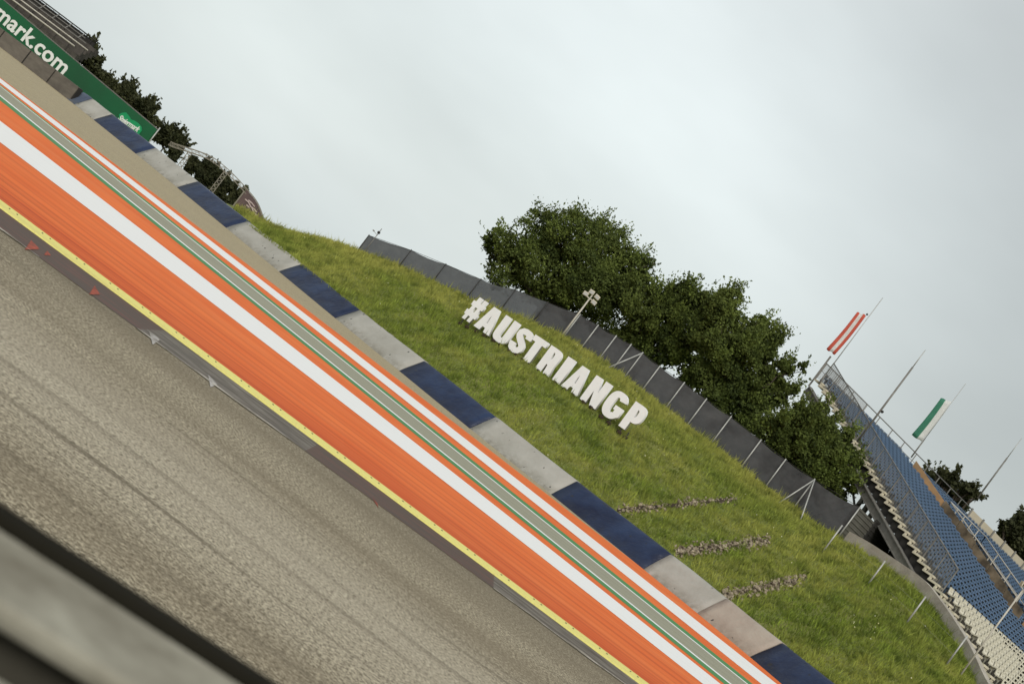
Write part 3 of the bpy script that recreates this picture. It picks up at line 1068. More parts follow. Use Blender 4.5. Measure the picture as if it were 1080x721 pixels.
def extrude2d(loops, depth):
    cu = bpy.data.curves.new('glyph', 'CURVE')
    cu.dimensions = '2D'
    cu.fill_mode = 'BOTH'
    cu.extrude = depth / 2
    for lp in loops:
        sp = cu.splines.new('POLY')
        sp.points.add(len(lp) - 1)
        for p, q in zip(sp.points, lp): p.co = (q[0], q[1], 0, 1)
        sp.use_cyclic_u = True
    o = bpy.data.objects.new('glyph', cu)
    C.objects.link(o)
    dg = bpy.context.evaluated_depsgraph_get(); dg.update()
    me = bpy.data.meshes.new_from_object(o.evaluated_get(dg))
    bpy.data.objects.remove(o)
    return me


# left and right bearing, baseline and top offsets measured along the sign
LET = [('#', -59.0, -43.5, 'hash sign', 'leftmost of the sign'),
       ('A', -42.0, -22.6, 'letter A', 'between the hash sign and the U'),
       ('U', -20.8, -3.0, 'letter U', 'between A and S'),
       ('S', -1.0, 16.0, 'letter S', 'between U and T'),
       ('T', 16.3, 33.3, 'letter T', 'between S and R'),
       ('R', 36.6, 53.6, 'letter R', 'between T and I'),
       ('I', 58.0, 67.4, 'letter I', 'a plain bar between R and A'),
       ('A', 69.5, 90.2, 'letter A', 'between I and N'),
       ('N', 93.6, 113.4, 'letter N', 'between the second A and G'),
       ('G', 117.0, 138.0, 'letter G', 'between N and P'),
       ('P', 143.2, 160.5, 'letter P', 'rightmost of the sign')]
def pix(u, w):
    return 540 + CR * u + SR * w, 360.5 + SR * u - CR * w
def base_w(u): return -11.3 + (u + 58.3) * 8.6 / 201.6
gl, gr_ = hill_hit(*pix(-52, base_w(-52) - 8.5)), hill_hit(*pix(152, base_w(152) - 8.5))
YL, YR = gl.y, gr_.y
print('sign depth', YL, YR)
def sign_pt(u, w):
    # plane through both ends of the sign
    xl, xr = -52 * YL / F, 152 * YR / F
    k = u / F
    # x = k*y on line (xl,YL)-(xr,YR)
    t = (k * YL - xl) / ((xr - xl) - k * (YR - YL))
    return atu(u, w, YL + (YR - YL) * t)
for ch, ul_, ur_, nm, where in LET:
    hpx = 28.3 + (ul_ + 58) / 200 * 3.3
    p0, p1 = sign_pt(ul_, base_w(ul_)), sign_pt(ur_, base_w(ur_))
    ex = (p1 - p0); wlen = ex.length; ex.normalize()
    hgt = hpx * p0.y / F
    loops, gw = glyph(ch)
    me = extrude2d(loops, 0.13)
    ez = Vector((0, 0, 1)); ezf = ex.cross(ez).normalized()
    ey = (ez - ex * ex.z).normalized()
    for v in me.vertices:
        c = v.co.copy()
        v.co = p0 + ex * (c.x / gw * wlen) + ey * (c.y * hgt) + ezf * c.z
    me.materials.clear()
    t_ = thing('sign_letter', (p0 + p1) / 2 - Vector((0, 0, 0.25)), 'big white %s on the grassy hill, %s' % (nm, where), 'letter', 'letters of the white hillside sign')
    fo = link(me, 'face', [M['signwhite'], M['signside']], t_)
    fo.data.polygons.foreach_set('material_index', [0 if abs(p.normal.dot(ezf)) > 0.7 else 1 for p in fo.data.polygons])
    for frac in ((0.25, 0.75) if ch not in 'I' else (0.5,)):
        q = p0 + (p1 - p0) * frac
        u = q.x / q.y * F
        gz = None
        for i in range(101):
            hp_ = hz_s(u, i / 100)
            if hp_.y >= q.y: gz = hp_.z; break
        gz = q.z - 0.4 if gz is None else gz
        lg = MB(); lg.bar((q.x, q.y, min(gz, q.z - 0.1) - 0.1), (q.x, q.y, q.z + 0.02), 0.06)
        lg.build('leg', M['darksteel'], t_)
        ft_ = MB(); ft_.cbox((q.x, q.y - 0.02, min(gz, q.z - 0.1) + 0.07), (0.24, 0.02, 0), (-0.02, 0.24, 0), (0, 0, 0.14)); ft_.build('shadow_footing', M['soil'], t_, bevel=0.02)  # dark block added at each leg foot for the shade beneath the letters

# ------------------------------------------------------------------ screened fence along the crest
def crest_pt(u, ds=1.03):
    return hz_s(u, ds)
FENCE_U = [-188, -143, -105, -66, -30, 5, 40, 62, 84, 102, 117, 140, 171, 200, 232, 272, 305, 342, 398]
def fh(u): return float(np.interp(u, [-190, -140, -60, 60, 150, 230, 350, 400], [1.15, 1.25, 1.4, 1.55, 1.65, 1.75, 1.7, 1.75]))
ft = thing('fence', crest_pt(100), 'long fence with dark grey fabric screen along the crest of the hill', 'fence')
for i in range(len(FENCE_U) - 1):
    ua, ub = FENCE_U[i], FENCE_U[i + 1]
    mb = MB(); n = 4
    pr_ = []
    for j in range(n + 1):
        u = ua + (ub - ua) * j / n
        p = crest_pt(u)
        sag = -0.05 * math.sin(math.pi * j / n)
        pr_.append((p - Vector((0, 0, 0.15)), p + Vector((0, 0, fh(u) + sag))))
    for j in range(n):
        mb.face([pr_[j][0], pr_[j + 1][0], pr_[j + 1][1], pr_[j][1]])
        mb.bm.verts.ensure_lookup_table()
    bmesh.ops.remove_doubles(mb.bm, verts=mb.bm.verts[:], dist=0.001)
    g_ = bmesh.ops.extrude_face_region(mb.bm, geom=mb.bm.faces[:])
    for v in [v for v in g_['geom'] if isinstance(v, bmesh.types.BMVert)]: v.co.y += 0.02
    mb.build('screen', M['screen'] if ub <= 5 else M['darkscreen'], ft)
    wr = MB(); wr.tube(pr_[0][1], pr_[-1][1], 0.014, n=5); wr.build('wire', M['darksteel'], ft)
for i, u in enumerate(FENCE_U):
    p = crest_pt(u, 1.0 if u < 30 else 0.965)
    h_ = fh(u) + (0.06 if u < 30 else 0.28)
    mb = MB()
    top = crest_pt(u) + Vector((0, -0.12, fh(u) + 0.05))
    q = Vector((top.x, top.y, p.z - 0.35))
    mb.tube(q, top, 0.034 if u > 30 else 0.03, n=8)
    mb.build('post', M['steel'] if u > 30 else M['darksteel'], ft)  # left posts use dark steel: their backlit look is in the colour
for u, du in ((117, -22), (342, -16), (342, 15)):
    top = crest_pt(u) + Vector((0, -0.16, fh(u)))
    b_ = hz_s(u + du, 0.93)
    mb = MB(); mb.tube(b_ - Vector((0, 0, .1)), top, 0.034, n=8); mb.build('brace', M['steel'], ft)

# wire fence posts running down to the grandstand
wf = thing('wire_fence', hill_hit(916, 616), 'row of bare pale posts with thin wires running down the grass to the grandstand', 'fence')
tops = []
for (tx, ty, bx, by) in ((889, 554, 867, 583), (935, 592, 915, 617), (978, 630, 956, 657), (1021, 670, 998, 701)):
    b_ = hill_hit(bx, by)
    ut, wt_ = uw(tx, ty)
    t2 = atu(ut, wt_, b_.y); t2.x = b_.x
    mb = MB(); mb.tube(b_ - Vector((0, 0, 0.15)), t2, 0.035, n=8); mb.build('post', M['steel'], wf)
    tops.append((b_, t2))
for f_ in (0.98, 0.66, 0.34):
    mb = MB()
    for (b0, t0), (b1, t1) in zip(tops[:-1], tops[1:]):
        mb.tube(b0.lerp(t0, f_), b1.lerp(t1, f_), 0.003, n=4)
    mb.build('wire', M['steel'], wf)

# ------------------------------------------------------------------ floodlight, camera mast, lamp post
b_ = hill_hit(594, 352)
ut, wt_ = uw(622.5, 315)
top = atu(ut, wt_, b_.y); top.x = b_.x
fp = thing('floodlight_pole', b_, 'pale floodlight pole with four lamps standing by the fence behind the letters', 'floodlight')
mb = MB(); mb.tube(b_ - Vector((0, 0, 0.3)), top, 0.062, 0.045, 10); mb.build('pole', M['palesteel'], fp)
mb = MB(); mb.bar(top + Vector((-0.42, 0, 0.0)), top + Vector((0.42, 0, 0.0)), 0.06); mb.bar(top + Vector((0, 0, -.05)), top + Vector((0, 0, 0.36)), 0.06); mb.build('bracket', M['palesteel'], fp)
for dx, dy, dz, tl in ((-0.33, -.12, 0.06, .3), (0.30, -.1, -0.06, -.2), (-0.12, 0.05, 0.34, .15), (0.28, 0.1, 0.30, -.3)):
    c_ = top + Vector((dx, dy, dz))
    lm = MB(); lm.cbox(c_, Vector((0.30, 0.06 * tl, 0.12 * tl)), Vector((0, 0.2, 0)), Vector((-0.06 * tl, 0, 0.24))); lh = lm.build('lamp', M['lamp'], fp, bevel=0.02)
    hd = MB(); hd.cbox(c_ + Vector((0, -0.112, -0.01)), Vector((0.24, 0, 0.09 * tl)), Vector((0, 0.02, 0)), Vector((0, 0, 0.17))); hd.build('lens', M['steel'], lh)

b_ = atu(*uw(391.5, 256), 86.2); top = at(402.5, 241, 86.2); top.x = b_.x + 0.0
cmst = thing('camera_mast', b_ - Vector((0, 0, 1.2)), 'thin mast with a small black ball at the left end of the fence', 'mast')
mb = MB(); mb.tube(b_ - Vector((0, 0, 1.4)), top, 0.03, 0.022); mb.build('pole', M['greysteel'], cmst)
mb = MB(); mb.sphere(b_.lerp(top, 0.72) + Vector((0.0, -0.06, 0)), 0.1, 2); mb.build('camera_dome', M['darksteel'], cmst)
mb = MB(); mb.bar(b_.lerp(top, 0.55), b_.lerp(top, 0.55) + Vector((-0.28, 0, 0.07)), 0.025); mb.cbox(b_.lerp(top, 0.55) + Vector((-0.33, 0, 0.09)), (0.12, 0, 0), (0, 0.08, 0), (0, 0, 0.08)); mb.build('side_arm', M['greysteel'], cmst)

b_ = hill_hit(1012, 713); ut, wt_ = uw(1079, 622)
top = atu(ut, wt_, b_.y); top.x = b_.x
lp_ = thing('lamp_post', b_, 'tall pale pole with a lamp head in front of the cream seats', 'lamp post')
mb = MB(); mb.tube(b_ - Vector((0, 0, 0.2)), top, 0.04, 0.034); mb.build('pole', M['palesteel'], lp_)
mb = MB(); mb.cbox(top + Vector((-0.05, -0.05, 0.2)), (0.36, 0, 0.05), (0, 0.26, 0), (-0.03, 0, 0.2)); hd = mb.build('lamp_head', M['lamp'], lp_, bevel=0.02)
mb = MB(); mb.cbox(top + Vector((-0.05, -0.19, 0.2)), (0.26, 0, 0.03), (0, 0.02, 0), (0, 0, 0.14)); mb.build('lens', M['darksteel'], hd)

# ------------------------------------------------------------------ grandstand on the right
YT = 80.0
T = atu(282, 161, YT)
ER = Vector((0.78, 0.63, 0)).normalized()
ET = Vector((0.63, -0.78, 0)).normalized()
SL = 0.384
PIT = 0.6


def st(s, t, dz=0.0):
    p = T + ER * s + ET * t
    p.z = T.z - SL * t + dz
    return p


def st_of(u, w):
    # solve for (s, t) on the seating plane
    d = atu(u, w, 80.0) - Vector((0, 0, CAMZ))
    o = Vector((0, 0, CAMZ))
    nrm = ER.cross(Vector((ET.x, ET.y, -SL))).normalized()
    k = (T - o).dot(nrm) / d.dot(nrm)
    p = o + d * k - T
    return p.dot(ER), p.dot(ET)



sB, tB = st_of(624, 14)
SA0, SA1 = 10.9, 12.0            # the stairway between the two blocks
VS0, VS1, VT0, VT1 = 12.0, 17.2, 3.6, 10.6    # vomitory opening
ROWS = 46
S_END = 34.0


def s_edge(t): return sB * t / tB


gs = thing('grandstand', st(0, 20, -1.5), 'open grandstand with blue seats and cream front rows on the right', 'grandstand')
tr = MB(); sw = MB(); dk = MB()
for i in range(ROWS):
    t0 = i * PIT; t1 = t0 + PIT
    z0 = -SL * t0; rise = SL * PIT

    def q(s, t, z): return Vector((T.x + ER.x * s + ET.x * t, T.y + ER.y * s + ET.y * t, T.z + z))
    a = s_edge(t0)
    spans = [(a, S_END)]
    if VT0 < t0 + 0.3 < VT1: spans = [(a, VS0), (VS1, S_END)]
    for s0, s1 in spans:
        tr.box(q(s0 + 0.26, t0, z0 - 0.07), ER * (s1 - s0 - 0.26), ET * PIT, (0, 0, 0.07))
        tr.box(q(s0 + 0.26, t1 - 0.05, z0 - rise), ER * (s1 - s0 - 0.26), ET * 0.047, (0, 0, rise - 0.072))
    # the pale folded edge of the steps
    sw.box(q(a - 0.25, t0 - 0.03, z0 - 0.085), ER * 0.50, ET * (PIT + 0.03), (0, 0, 0.095))
    sw.box(q(a - 0.25, t1 - 0.12, z0 - rise + 0.012), ER * 0.50, ET * 0.087, (0, 0, rise - 0.1))
    if i > 7:
        dk.box(q(a - 0.12, t0 + 0.0, z0 - 0.62), ER * 0.05, ET * PIT, (0, 0, 0.53))  # dark plate put in for the shade of the open gaps under the steps
tr.build('terrace', simple('terrace_deck', (0.13, 0.12, 0.10), (0.07, 0.063, 0.052), 2.0, 0.9), gs)
sw.build('stepped_edge', simple('step_edge', (0.62, 0.57, 0.44), (0.48, 0.44, 0.34), 2.5, 0.85), gs)
dk.build('gap_shade', M['louvredark'], gs)
# stringers and columns
for k, s_off in enumerate((0.25, 4.5, 9.0, 16.0, 24.0, 32.0)):
    sb = MB()
    a_ = st(s_off, 0, -0.55); t_end = 27.5
    b_ = st(s_off + (s_edge(t_end) if k == 0 else 0), t_end, -0.55)
    if k == 0:
        a_ = a_ - ER * 0.45 - Vector((0, 0, .18)); b_ = b_ - ER * 0.45 - Vector((0, 0, .18))
    sb.bar(a_, b_, 0.24, 0.34)
    sb.bar(a_ + Vector((0, 0, .21)), b_ + Vector((0, 0, .21)), 0.36, 0.05); sb.bar(a_ - Vector((0, 0, .21)), b_ - Vector((0, 0, .21)), 0.36, 0.05)
    sb.build('stringer', M['greysteel'], gs)
    for t in (0.6, 5.0, 9.5, 13.5):
        if k == 0 or t < 10:
            top = st(s_off + (s_edge(t) if k == 0 else 0), t, -0.8)
            u = top.x / top.y * F
            zf = max(hz_s(u, 1.0).z - 0.6, 3.0)
            if top.z - zf > 0.5:
                cm_ = MB(); cm_.bar((top.x, top.y, zf - 0.5), top, 0.2, 0.2, up=ER); cm_.build('column', M['greysteel'], gs)
# diagonal bracing behind
for s_off in (4.5, 16.0, 24.0):
    br = MB(); br.tube(st(s_off, 0.6, -1.2), st(s_off, 7.5, -5.0), 0.07); br.build('brace', M['greysteel'], gs)
    br = MB(); br.tube(st(s_off + .2, 5.0, -1.0), st(s_off + .2, 1.0, -6.5), 0.05); br.build('brace', M['greysteel'], gs)
# side railing with mesh infill along the stepped edge
sr = MB(); sm_ = MB()
RH = 1.38
n = 46
pts = [st(s_edge(t) + 0.22, t, 0) for t in np.linspace(0, 17.0, n)]
for i, p in enumerate(pts):
    if i % 3 == 0: sr.bar(p, p + Vector((0, 0, RH)), 0.05)
for a, b in zip(pts[:-1], pts[1:]):
    sm_.face([a + Vector((0, 0, 0.1)), b + Vector((0, 0, 0.1)), b + Vector((0, 0, RH - 0.05)), a + Vector((0, 0, RH - 0.05))])
sr.tube(pts[0] + Vector((0, 0, RH)), pts[-1] + Vector((0, 0, RH)), 0.035)
sr.tube(pts[0] + Vector((0, 0, 0.08)), pts[-1] + Vector((0, 0, 0.08)), 0.025)
for i in range(0, 460, 5):
    t = i / 460 * 17.0
    p = st(s_edge(t) + 0.22, t, 0)
    sr.bar(p + Vector((0, 0, 0.1)), p + Vector((0, 0, RH - 0.04)), 0.016)
so = sr.build('side_railing', M['greysteel'], gs)
mo = sm_.build('mesh_panel', M['railmesh'], so)
# back railing, then tan parapet panels
S_PAN = 20.2
rb = MB()
for i in range(0, 13):
    s = i / 12 * S_PAN
    rb.bar(st(s, -0.2, -0.1), st(s, -0.2, 1.05), 0.05)
rb.tube(st(0, -0.2, 1.05), st(S_PAN, -0.2, 1.05), 0.035)
rb.tube(st(0, -0.2, 0.55), st(S_PAN, -0.2, 0.55), 0.016)
for i in range(70):
    s = i / 70 * 5.2
    rb.bar(st(s, -0.2, 0.08), st(s, -0.2, 1.03), 0.016)
for t in (0.0,):
    rb.bar(st(-0.05, -0.25, -0.6), st(-0.05, -0.25, 1.5), 0.09)
rb.build('back_railing', M['greysteel'], gs)
s = S_PAN
while s < S_END + 4:
    pn = MB(); pn.box(st(s + 0.06, -0.24, -0.3), ER * 1.68, ET * -0.08, (0, 0, 1.35)); pn.build('parapet_panel', M['panel'], gs)
    pp = MB(); pp.bar(st(s, -0.2, -0.3), st(s, -0.2, 1.15), 0.10); pp.build('parapet_post', M['greysteel'], gs)
    s += 1.8
# stairway surface and its handrail
ai = MB()
for i in range(ROWS):
    t0 = i * PIT
    for hh_ in (0, 1):
        ai.box(st(SA0, t0 + hh_ * PIT / 2, 0) * 1.0 + Vector((0, 0, (0.11 if hh_ == 0 else 0.0) + SL * hh_ * PIT / 2 + 0.005)), ER * (SA1 - SA0), ET * (PIT / 2 - 0.01), (0, 0, 0.055))
ai.build('stairway', M['aisle'], gs)
sbd = MB()
for t0, t1 in ((-0.1, VT0 - 0.4), (VT1 + 1.2, 27.0)):
    sbd.box(st(SA1 + 0.02, t0, -0.1), ER * 0.06, Vector((ET.x, ET.y, -SL)) * (t1 - t0), (0, 0, 0.84)); 
    sbd.build('side_board', M['aisle'], gs); sbd = MB()
sbd.bm.free()
vr = MB()
for (a, b) in (((VS1, VT0), (VS1, VT1)), ((VS0, VT0), (VS1, VT0)), ((VS0, VT0), (VS0, VT1))):
    L_n = 5
    for i in range(L_n + 1):
        p = st(a[0] + (b[0] - a[0]) * i / L_n, a[1] + (b[1] - a[1]) * i / L_n)
        vr.bar(p - Vector((0, 0, .3)), p + Vector((0, 0, 1.05)), 0.05)
    vr.tube(st(*a, 1.05), st(*b, 1.05), 0.035); vr.tube(st(*a, .55), st(*b, .55), 0.02)
vr.build('handrail', M['palesteel'], gs)
# vomitory walls and floor
vo = MB()
zf = -SL * VT1 - 0.6
def qz(s, t, z): return Vector((T.x + ER.x * s + ET.x * t, T.y + ER.y * s + ET.y * t, T.z + z))
vo.box(qz(VS0 + .005, VT0 + .1, zf), ER * 0.12, ET * (VT1 - VT0 - .1), (0, 0, 1.0))
SLP = Vector((ET.x, ET.y, -SL))
for i in range(5):                                  # boarded parapet beside the opening, following the slope
    L_b = (VT1 + 1.2 - VT0) / 5
    vo.box(st(VS0 - 0.05, VT0 - .3 + i * L_b, -0.1), ER * 0.08, SLP * (L_b - 0.04), (0, 0, 0.95 + 0.08 * (i % 2)))
vo.box(qz(VS1 - .13, VT0 + .1, zf), ER * 0.12, ET * (VT1 - VT0 - .1), (0, 0, 1.0))
vo.box(qz(VS0 + .13, VT0 + .02, zf), ER * (VS1 - VS0 - .27), ET * 0.1, (0, 0, SL * (VT1 - VT0) + .5))
vo.box(qz(VS0 + .13, VT0 + .13, zf - .1), ER * (VS1 - VS0 - .27), ET * (VT1 - VT0 - .14), (0, 0, 0.1))
for i in range(6):
    vo.bar(qz(VS0 + 0.5 + i * 0.75, VT0 + 1.0 + i * 0.9, zf), qz(VS0 + 0.9 + i * 0.75, VT0 + 1.6 + i * 0.9, zf + 0.9), 0.1, 0.4)
vo.build('vomitory', [simple('vomitory_boards', (0.26, 0.21, 0.145), (0.07, 0.058, 0.042), 1.1, 0.9)], gs)

# seats: moulded shell with pan and back, bolted to the steps
def seat_mesh():
    b = MB()
    W = 0.39
    prof = [(0.02, 0.46), (0.0, 0.43), (0.10, 0.40), (0.30, 0.395), (0.36, 0.43), (0.385, 0.56), (0.41, 0.69), (0.395, 0.71)]   # (towards the back, up)
    th = 0.03
    outer = [(p[0] + (th if i > 3 else 0), p[1] - (th if i <= 4 else 0)) for i, p in enumerate(prof)]
    rows = []
    for sx, ins in ((-W / 2, 0.03), (-W / 2 + 0.05, 0), (W / 2 - 0.05, 0), (W / 2, 0.03)):
        rows.append(([b.bm.verts.new((sx, p[0], p[1] + (0.025 if ins and i < 5 else 0))) for i, p in enumerate(prof)], [b.bm.verts.new((sx, p[0], p[1])) for p in outer]))
    for (pa, oa), (pb, ob) in zip(rows[:-1], rows[1:]):
        for i in range(len(prof) - 1):
            b.bm.faces.new((pa[i], pb[i], pb[i + 1], pa[i + 1])).smooth = True
            b.bm.faces.new((oa[i], oa[i + 1], ob[i + 1], ob[i]))
        b.bm.faces.new((pa[0], oa[0], ob[0], pb[0])); b.bm.faces.new((pa[-1], pb[-1], ob[-1], oa[-1]))
    for pa, oa in (rows[0], rows[-1]):
        for i in range(len(prof) - 1): b.bm.faces.new((pa[i], pa[i + 1], oa[i + 1], oa[i]))
    b.box((-0.05, 0.16, 0.0), (0.1, 0, 0), (0, 0.1, 0), (0, 0, 0.37))
    b.mi = 1
    b.box((-0.085, 0.362, 0.55), (0.17, 0, 0), (0, 0.02, 0.0), (0, 0.015, 0.085))       # dark slot in the back, standing in for shaded gaps between seats
    bmesh.ops.recalc_face_normals(b.bm, faces=b.bm.faces[:])
    me = bpy.data.meshes.new('seat'); b.bm.to_mesh(me); b.bm.free()
    return me


seat_b = seat_mesh(); seat_b.materials.append(M['seatblue']); seat_b.materials.append(M['guarddark'])
seat_w = seat_b.copy(); seat_w.materials.clear(); seat_w.materials.append(M['seatwhite']); seat_w.materials.append(M['guarddark'])
basis = Matrix(((ER.x, -ET.x, 0), (ER.y, -ET.y, 0), (0, 0, 1)))
seats = []
for i in range(ROWS):
    t = i * PIT
    s = s_edge(t) + 0.66
    while s < S_END - 0.3:
        ok = not (SA0 - 0.25 < s < SA1 + 0.25) and not (VS0 - 0.2 < s < VS1 + 0.3 and VT0 - 0.3 < t + 0.3 < VT1 + 0.2)
        if ok: seats.append((s, t, i >= 29 and s < SA0))
        s += 0.5
def seat_loc(s, t): return st(s, t, 0) + ET * (PIT * 0.28) + ET * 0.0 + Vector((0, 0, 0.0))
def in_frame(p):
    q = p - Vector((0, 0, CAMZ))
    dep = q.y * math.cos(PITCH) + q.z * math.sin(PITCH)
    u = F * q.x / dep; w = F * (-q.y * math.sin(PITCH) + q.z * math.cos(PITCH)) / dep
    x, y = pix(u, w)
    return 0 <= x <= 1080 and 0 <= y <= 721
near = sorted([k for k in seats if in_frame(seat_loc(k[0], k[1]) + Vector((0, 0, .5)))], key=lambda k: seat_loc(k[0], k[1]).y)[:100]
nset = set(near)
inv = gs.matrix_world.inverted()
bpy.context.view_layer.update()
inv = gs.matrix_world.inverted()
for kx in near:
    o = bpy.data.objects.new('seat', seat_w if kx[2] else seat_b)
    C.objects.link(o)
    o.parent = gs
    o.matrix_local = inv @ (Matrix.Translation(seat_loc(kx[0], kx[1])) @ basis.to_4x4())
co = np.array([v.co[:] for v in seat_b.vertices]); B3 = np.array(basis)
cw_ = co @ B3.T
fcs = [list(p.vertices) for p in seat_b.polygons]
AV, AF, AM = [], [], []
nv = len(co)
rest = [k for k in seats if k not in nset]
for j, kx in enumerate(rest):
    l = np.array(seat_loc(kx[0], kx[1]))
    AV.append(cw_ + l)
    AF += [[v + j * nv for v in f] for f in fcs]
    AM += [2 if p.material_index else (1 if kx[2] else 0) for p in seat_b.polygons]
me = bpy.data.meshes.new('seat')
me.from_pydata(np.concatenate(AV).tolist(), [], AF)
me.polygons.foreach_set('material_index', AM)
link(me, 'distant_seats', [M['seatblue'], M['seatwhite'], M['guarddark']], gs, kind='stuff')

# concrete retaining wall at the foot of the stand, slatted screen behind it
rw = MB()
ru = list(np.linspace(405, 640, 26))
line = []
for u in ru:
    p = hz_s(u, 1.0); line.append(p)
for a, b in zip(line[:-1], line[1:]):
    d = (b - a); d.z = 0; d.normalize(); nn = Vector((-d.y, d.x, 0))
    for v0, v1 in ((0.0, 0.35),):
        q = [a + nn * v0, b + nn * v0, b + nn * v1, a + nn * v1]
        bt_ = [p - Vector((0, 0, 0.5)) for p in q]; tp = [p + Vector((0, 0, 0.52)) for p in q]
        rw.face(bt_[:2] + tp[1::-1]); rw.face(tp); rw.face([bt_[2], bt_[3], tp[3], tp[2]])
bmesh.ops.remove_doubles(rw.bm, verts=rw.bm.verts[:], dist=0.002)
rw.build('retaining_wall', M['concrete'], label='low curved concrete retaining wall at the foot of the grandstand', cat='wall')
lv = thing('slatted_screen', hz_s(440, 1.06), 'dark slatted screen under the grandstand behind the low concrete wall', 'screen')
LV = [(398, 1.06), (421, 1.28), (452, 1.5), (484, 1.62)]
for i, ((ua, sa), (ub, sb_)) in enumerate(zip(LV[:-1], LV[1:])):
    a, b = hz_s(ua, sa), hz_s(ub, sb_)
    mb = MB()
    d = (b - a)
    ht_ = max(0.6, atu(0.5 * (ua + ub), 79, 0.5 * (a.y + b.y)).z - 0.5 * (a.z + b.z))
    mb.box(a + Vector((0, 0, -0.2)) + Vector((-d.y, d.x, 0)).normalized() * 0.07, d * 0.985, Vector((-d.y, d.x, 0)).normalized() * 0.02, (0, 0, ht_ + 0.15))
    nn = Vector((-d.y, d.x, 0)).normalized()
    for k_ in range(16):
        z = 0.05 + k_ * ht_ / 16
        mb.box(a + Vector((0, 0, z)) + nn * (0.0 if k_ % 2 else 0.03), d * 0.985, nn * 0.03, (0, 0, ht_ / 16 * 0.9))
    mb.build('slat_panel', M['louvre'] if i == 0 else M['louvredark'], lv)
    pb = MB(); pb.bar(a - Vector((0, 0, .3)), a + Vector((0, 0, ht_ + .02)), 0.07); pb.build('post', M['louvredark'], lv)

# ------------------------------------------------------------------ flagpoles and flags
def flagpole(bx, by, mx, my, tx, ty, Y, lab, r=0.06):
    b0, m0, t0 = at(bx, by, Y), at(mx, my, Y), at(tx, ty, Y)
    m0.x = t0.x = b0.x; m0.y = t0.y = b0.y
    f = thing('flagpole', b0, lab, 'flagpole', 'flagpoles on the grandstand')
    mb = MB(); mb.tube(b0, m0, r, r * 0.9, 10); mb.build('lower_tube', M['greysteel'], f)
    mb = MB(); mb.tube(m0, t0, r * 0.5, r * 0.35, 8); mb.build('upper_tube', M['steel'], f)
    return f, b0, m0, t0


def flag(c4, Y, stripes, lab, pole_x):
    """hanging banner: c4 = top outer, top pole side, bottom outer, bottom pole side in photo positions"""
    P = [at(*c, Y) for c in c4]
    n, m = 12, len(stripes) * 4
    mb = MB()
    grid = []
    for i in range(n + 1):
        t = i / n
        a = P[0].lerp(P[2], t); b = P[1].lerp(P[3], t)
        row = []
        for j in range(m + 1):
            q = a.lerp(b, j / m)
            row.append(mb.bm.verts.new(q + Vector((0.05 * math.sin(t * 3.1), 0.05 * math.sin(j / m * 5 + t * 2.0), 0.03 * math.sin(j * 0.9 + t * 2)))))
        grid.append(row)
    for i in range(n):
        for j in range(m):
            f = mb.bm.faces.new((grid[i][j], grid[i + 1][j], grid[i + 1][j + 1], grid[i][j + 1]))
            f.smooth = True
            f.material_index = j // 4
    g_ = bmesh.ops.extrude_face_region(mb.bm, geom=mb.bm.faces[:])
    for v in [v for v in g_['geom'] if isinstance(v, bmesh.types.BMVert)]: v.co.y += 0.012
    return mb.build('flag', stripes, label=lab, cat='flag')


f1, b0, m0, t0 = flagpole(864, 404, 870.5, 394, 931, 314, 79.5, 'thin flagpole carrying the red and white banner at the top corner of the stand')
mb = MB(); mb.sphere(at(914.5, 331.5, 79.4), 0.07, 1); mb.build('pulley', M['darksteel'], f1)
flag(((904, 329), (913.5, 332.5), (871.5, 368), (880.5, 374)), 79.4, [M['flagred'], M['flagwhite'], M['flagred']], 'long red white red banner hanging from the leftmost pole', b0.x)
Y2 = st(s_edge(8.0), 8.0).y
f2, b0, m0, t0 = flagpole(904, 466, 963.5, 387.5, 977, 369.5, Y2, 'bare flagpole with a small dark ball, left of the green flag', 0.055)
mb = MB(); mb.sphere(at(930.5, 434, Y2 - .05), 0.09, 1); mb.build('ball', M['darksteel'], f2)
f3, b0, m0, t0 = flagpole(961, 482, 975, 462, 1018, 404, 94.0, 'thin pale flagpole carrying the green and white banner', 0.05)
flag(((992.5, 419.5), (1003, 423.5), (961.5, 458.5), (972, 465.5)), 93.9, [M['flaggreen'], M['flagwhite']], 'long green and white banner hanging behind the stand', b0.x)
f4, b0, m0, t0 = flagpole(1031, 525, 1063, 483, 1079, 463, 97.0, 'bare flagpole beyond the tan parapet, rightmost of the four', 0.06)

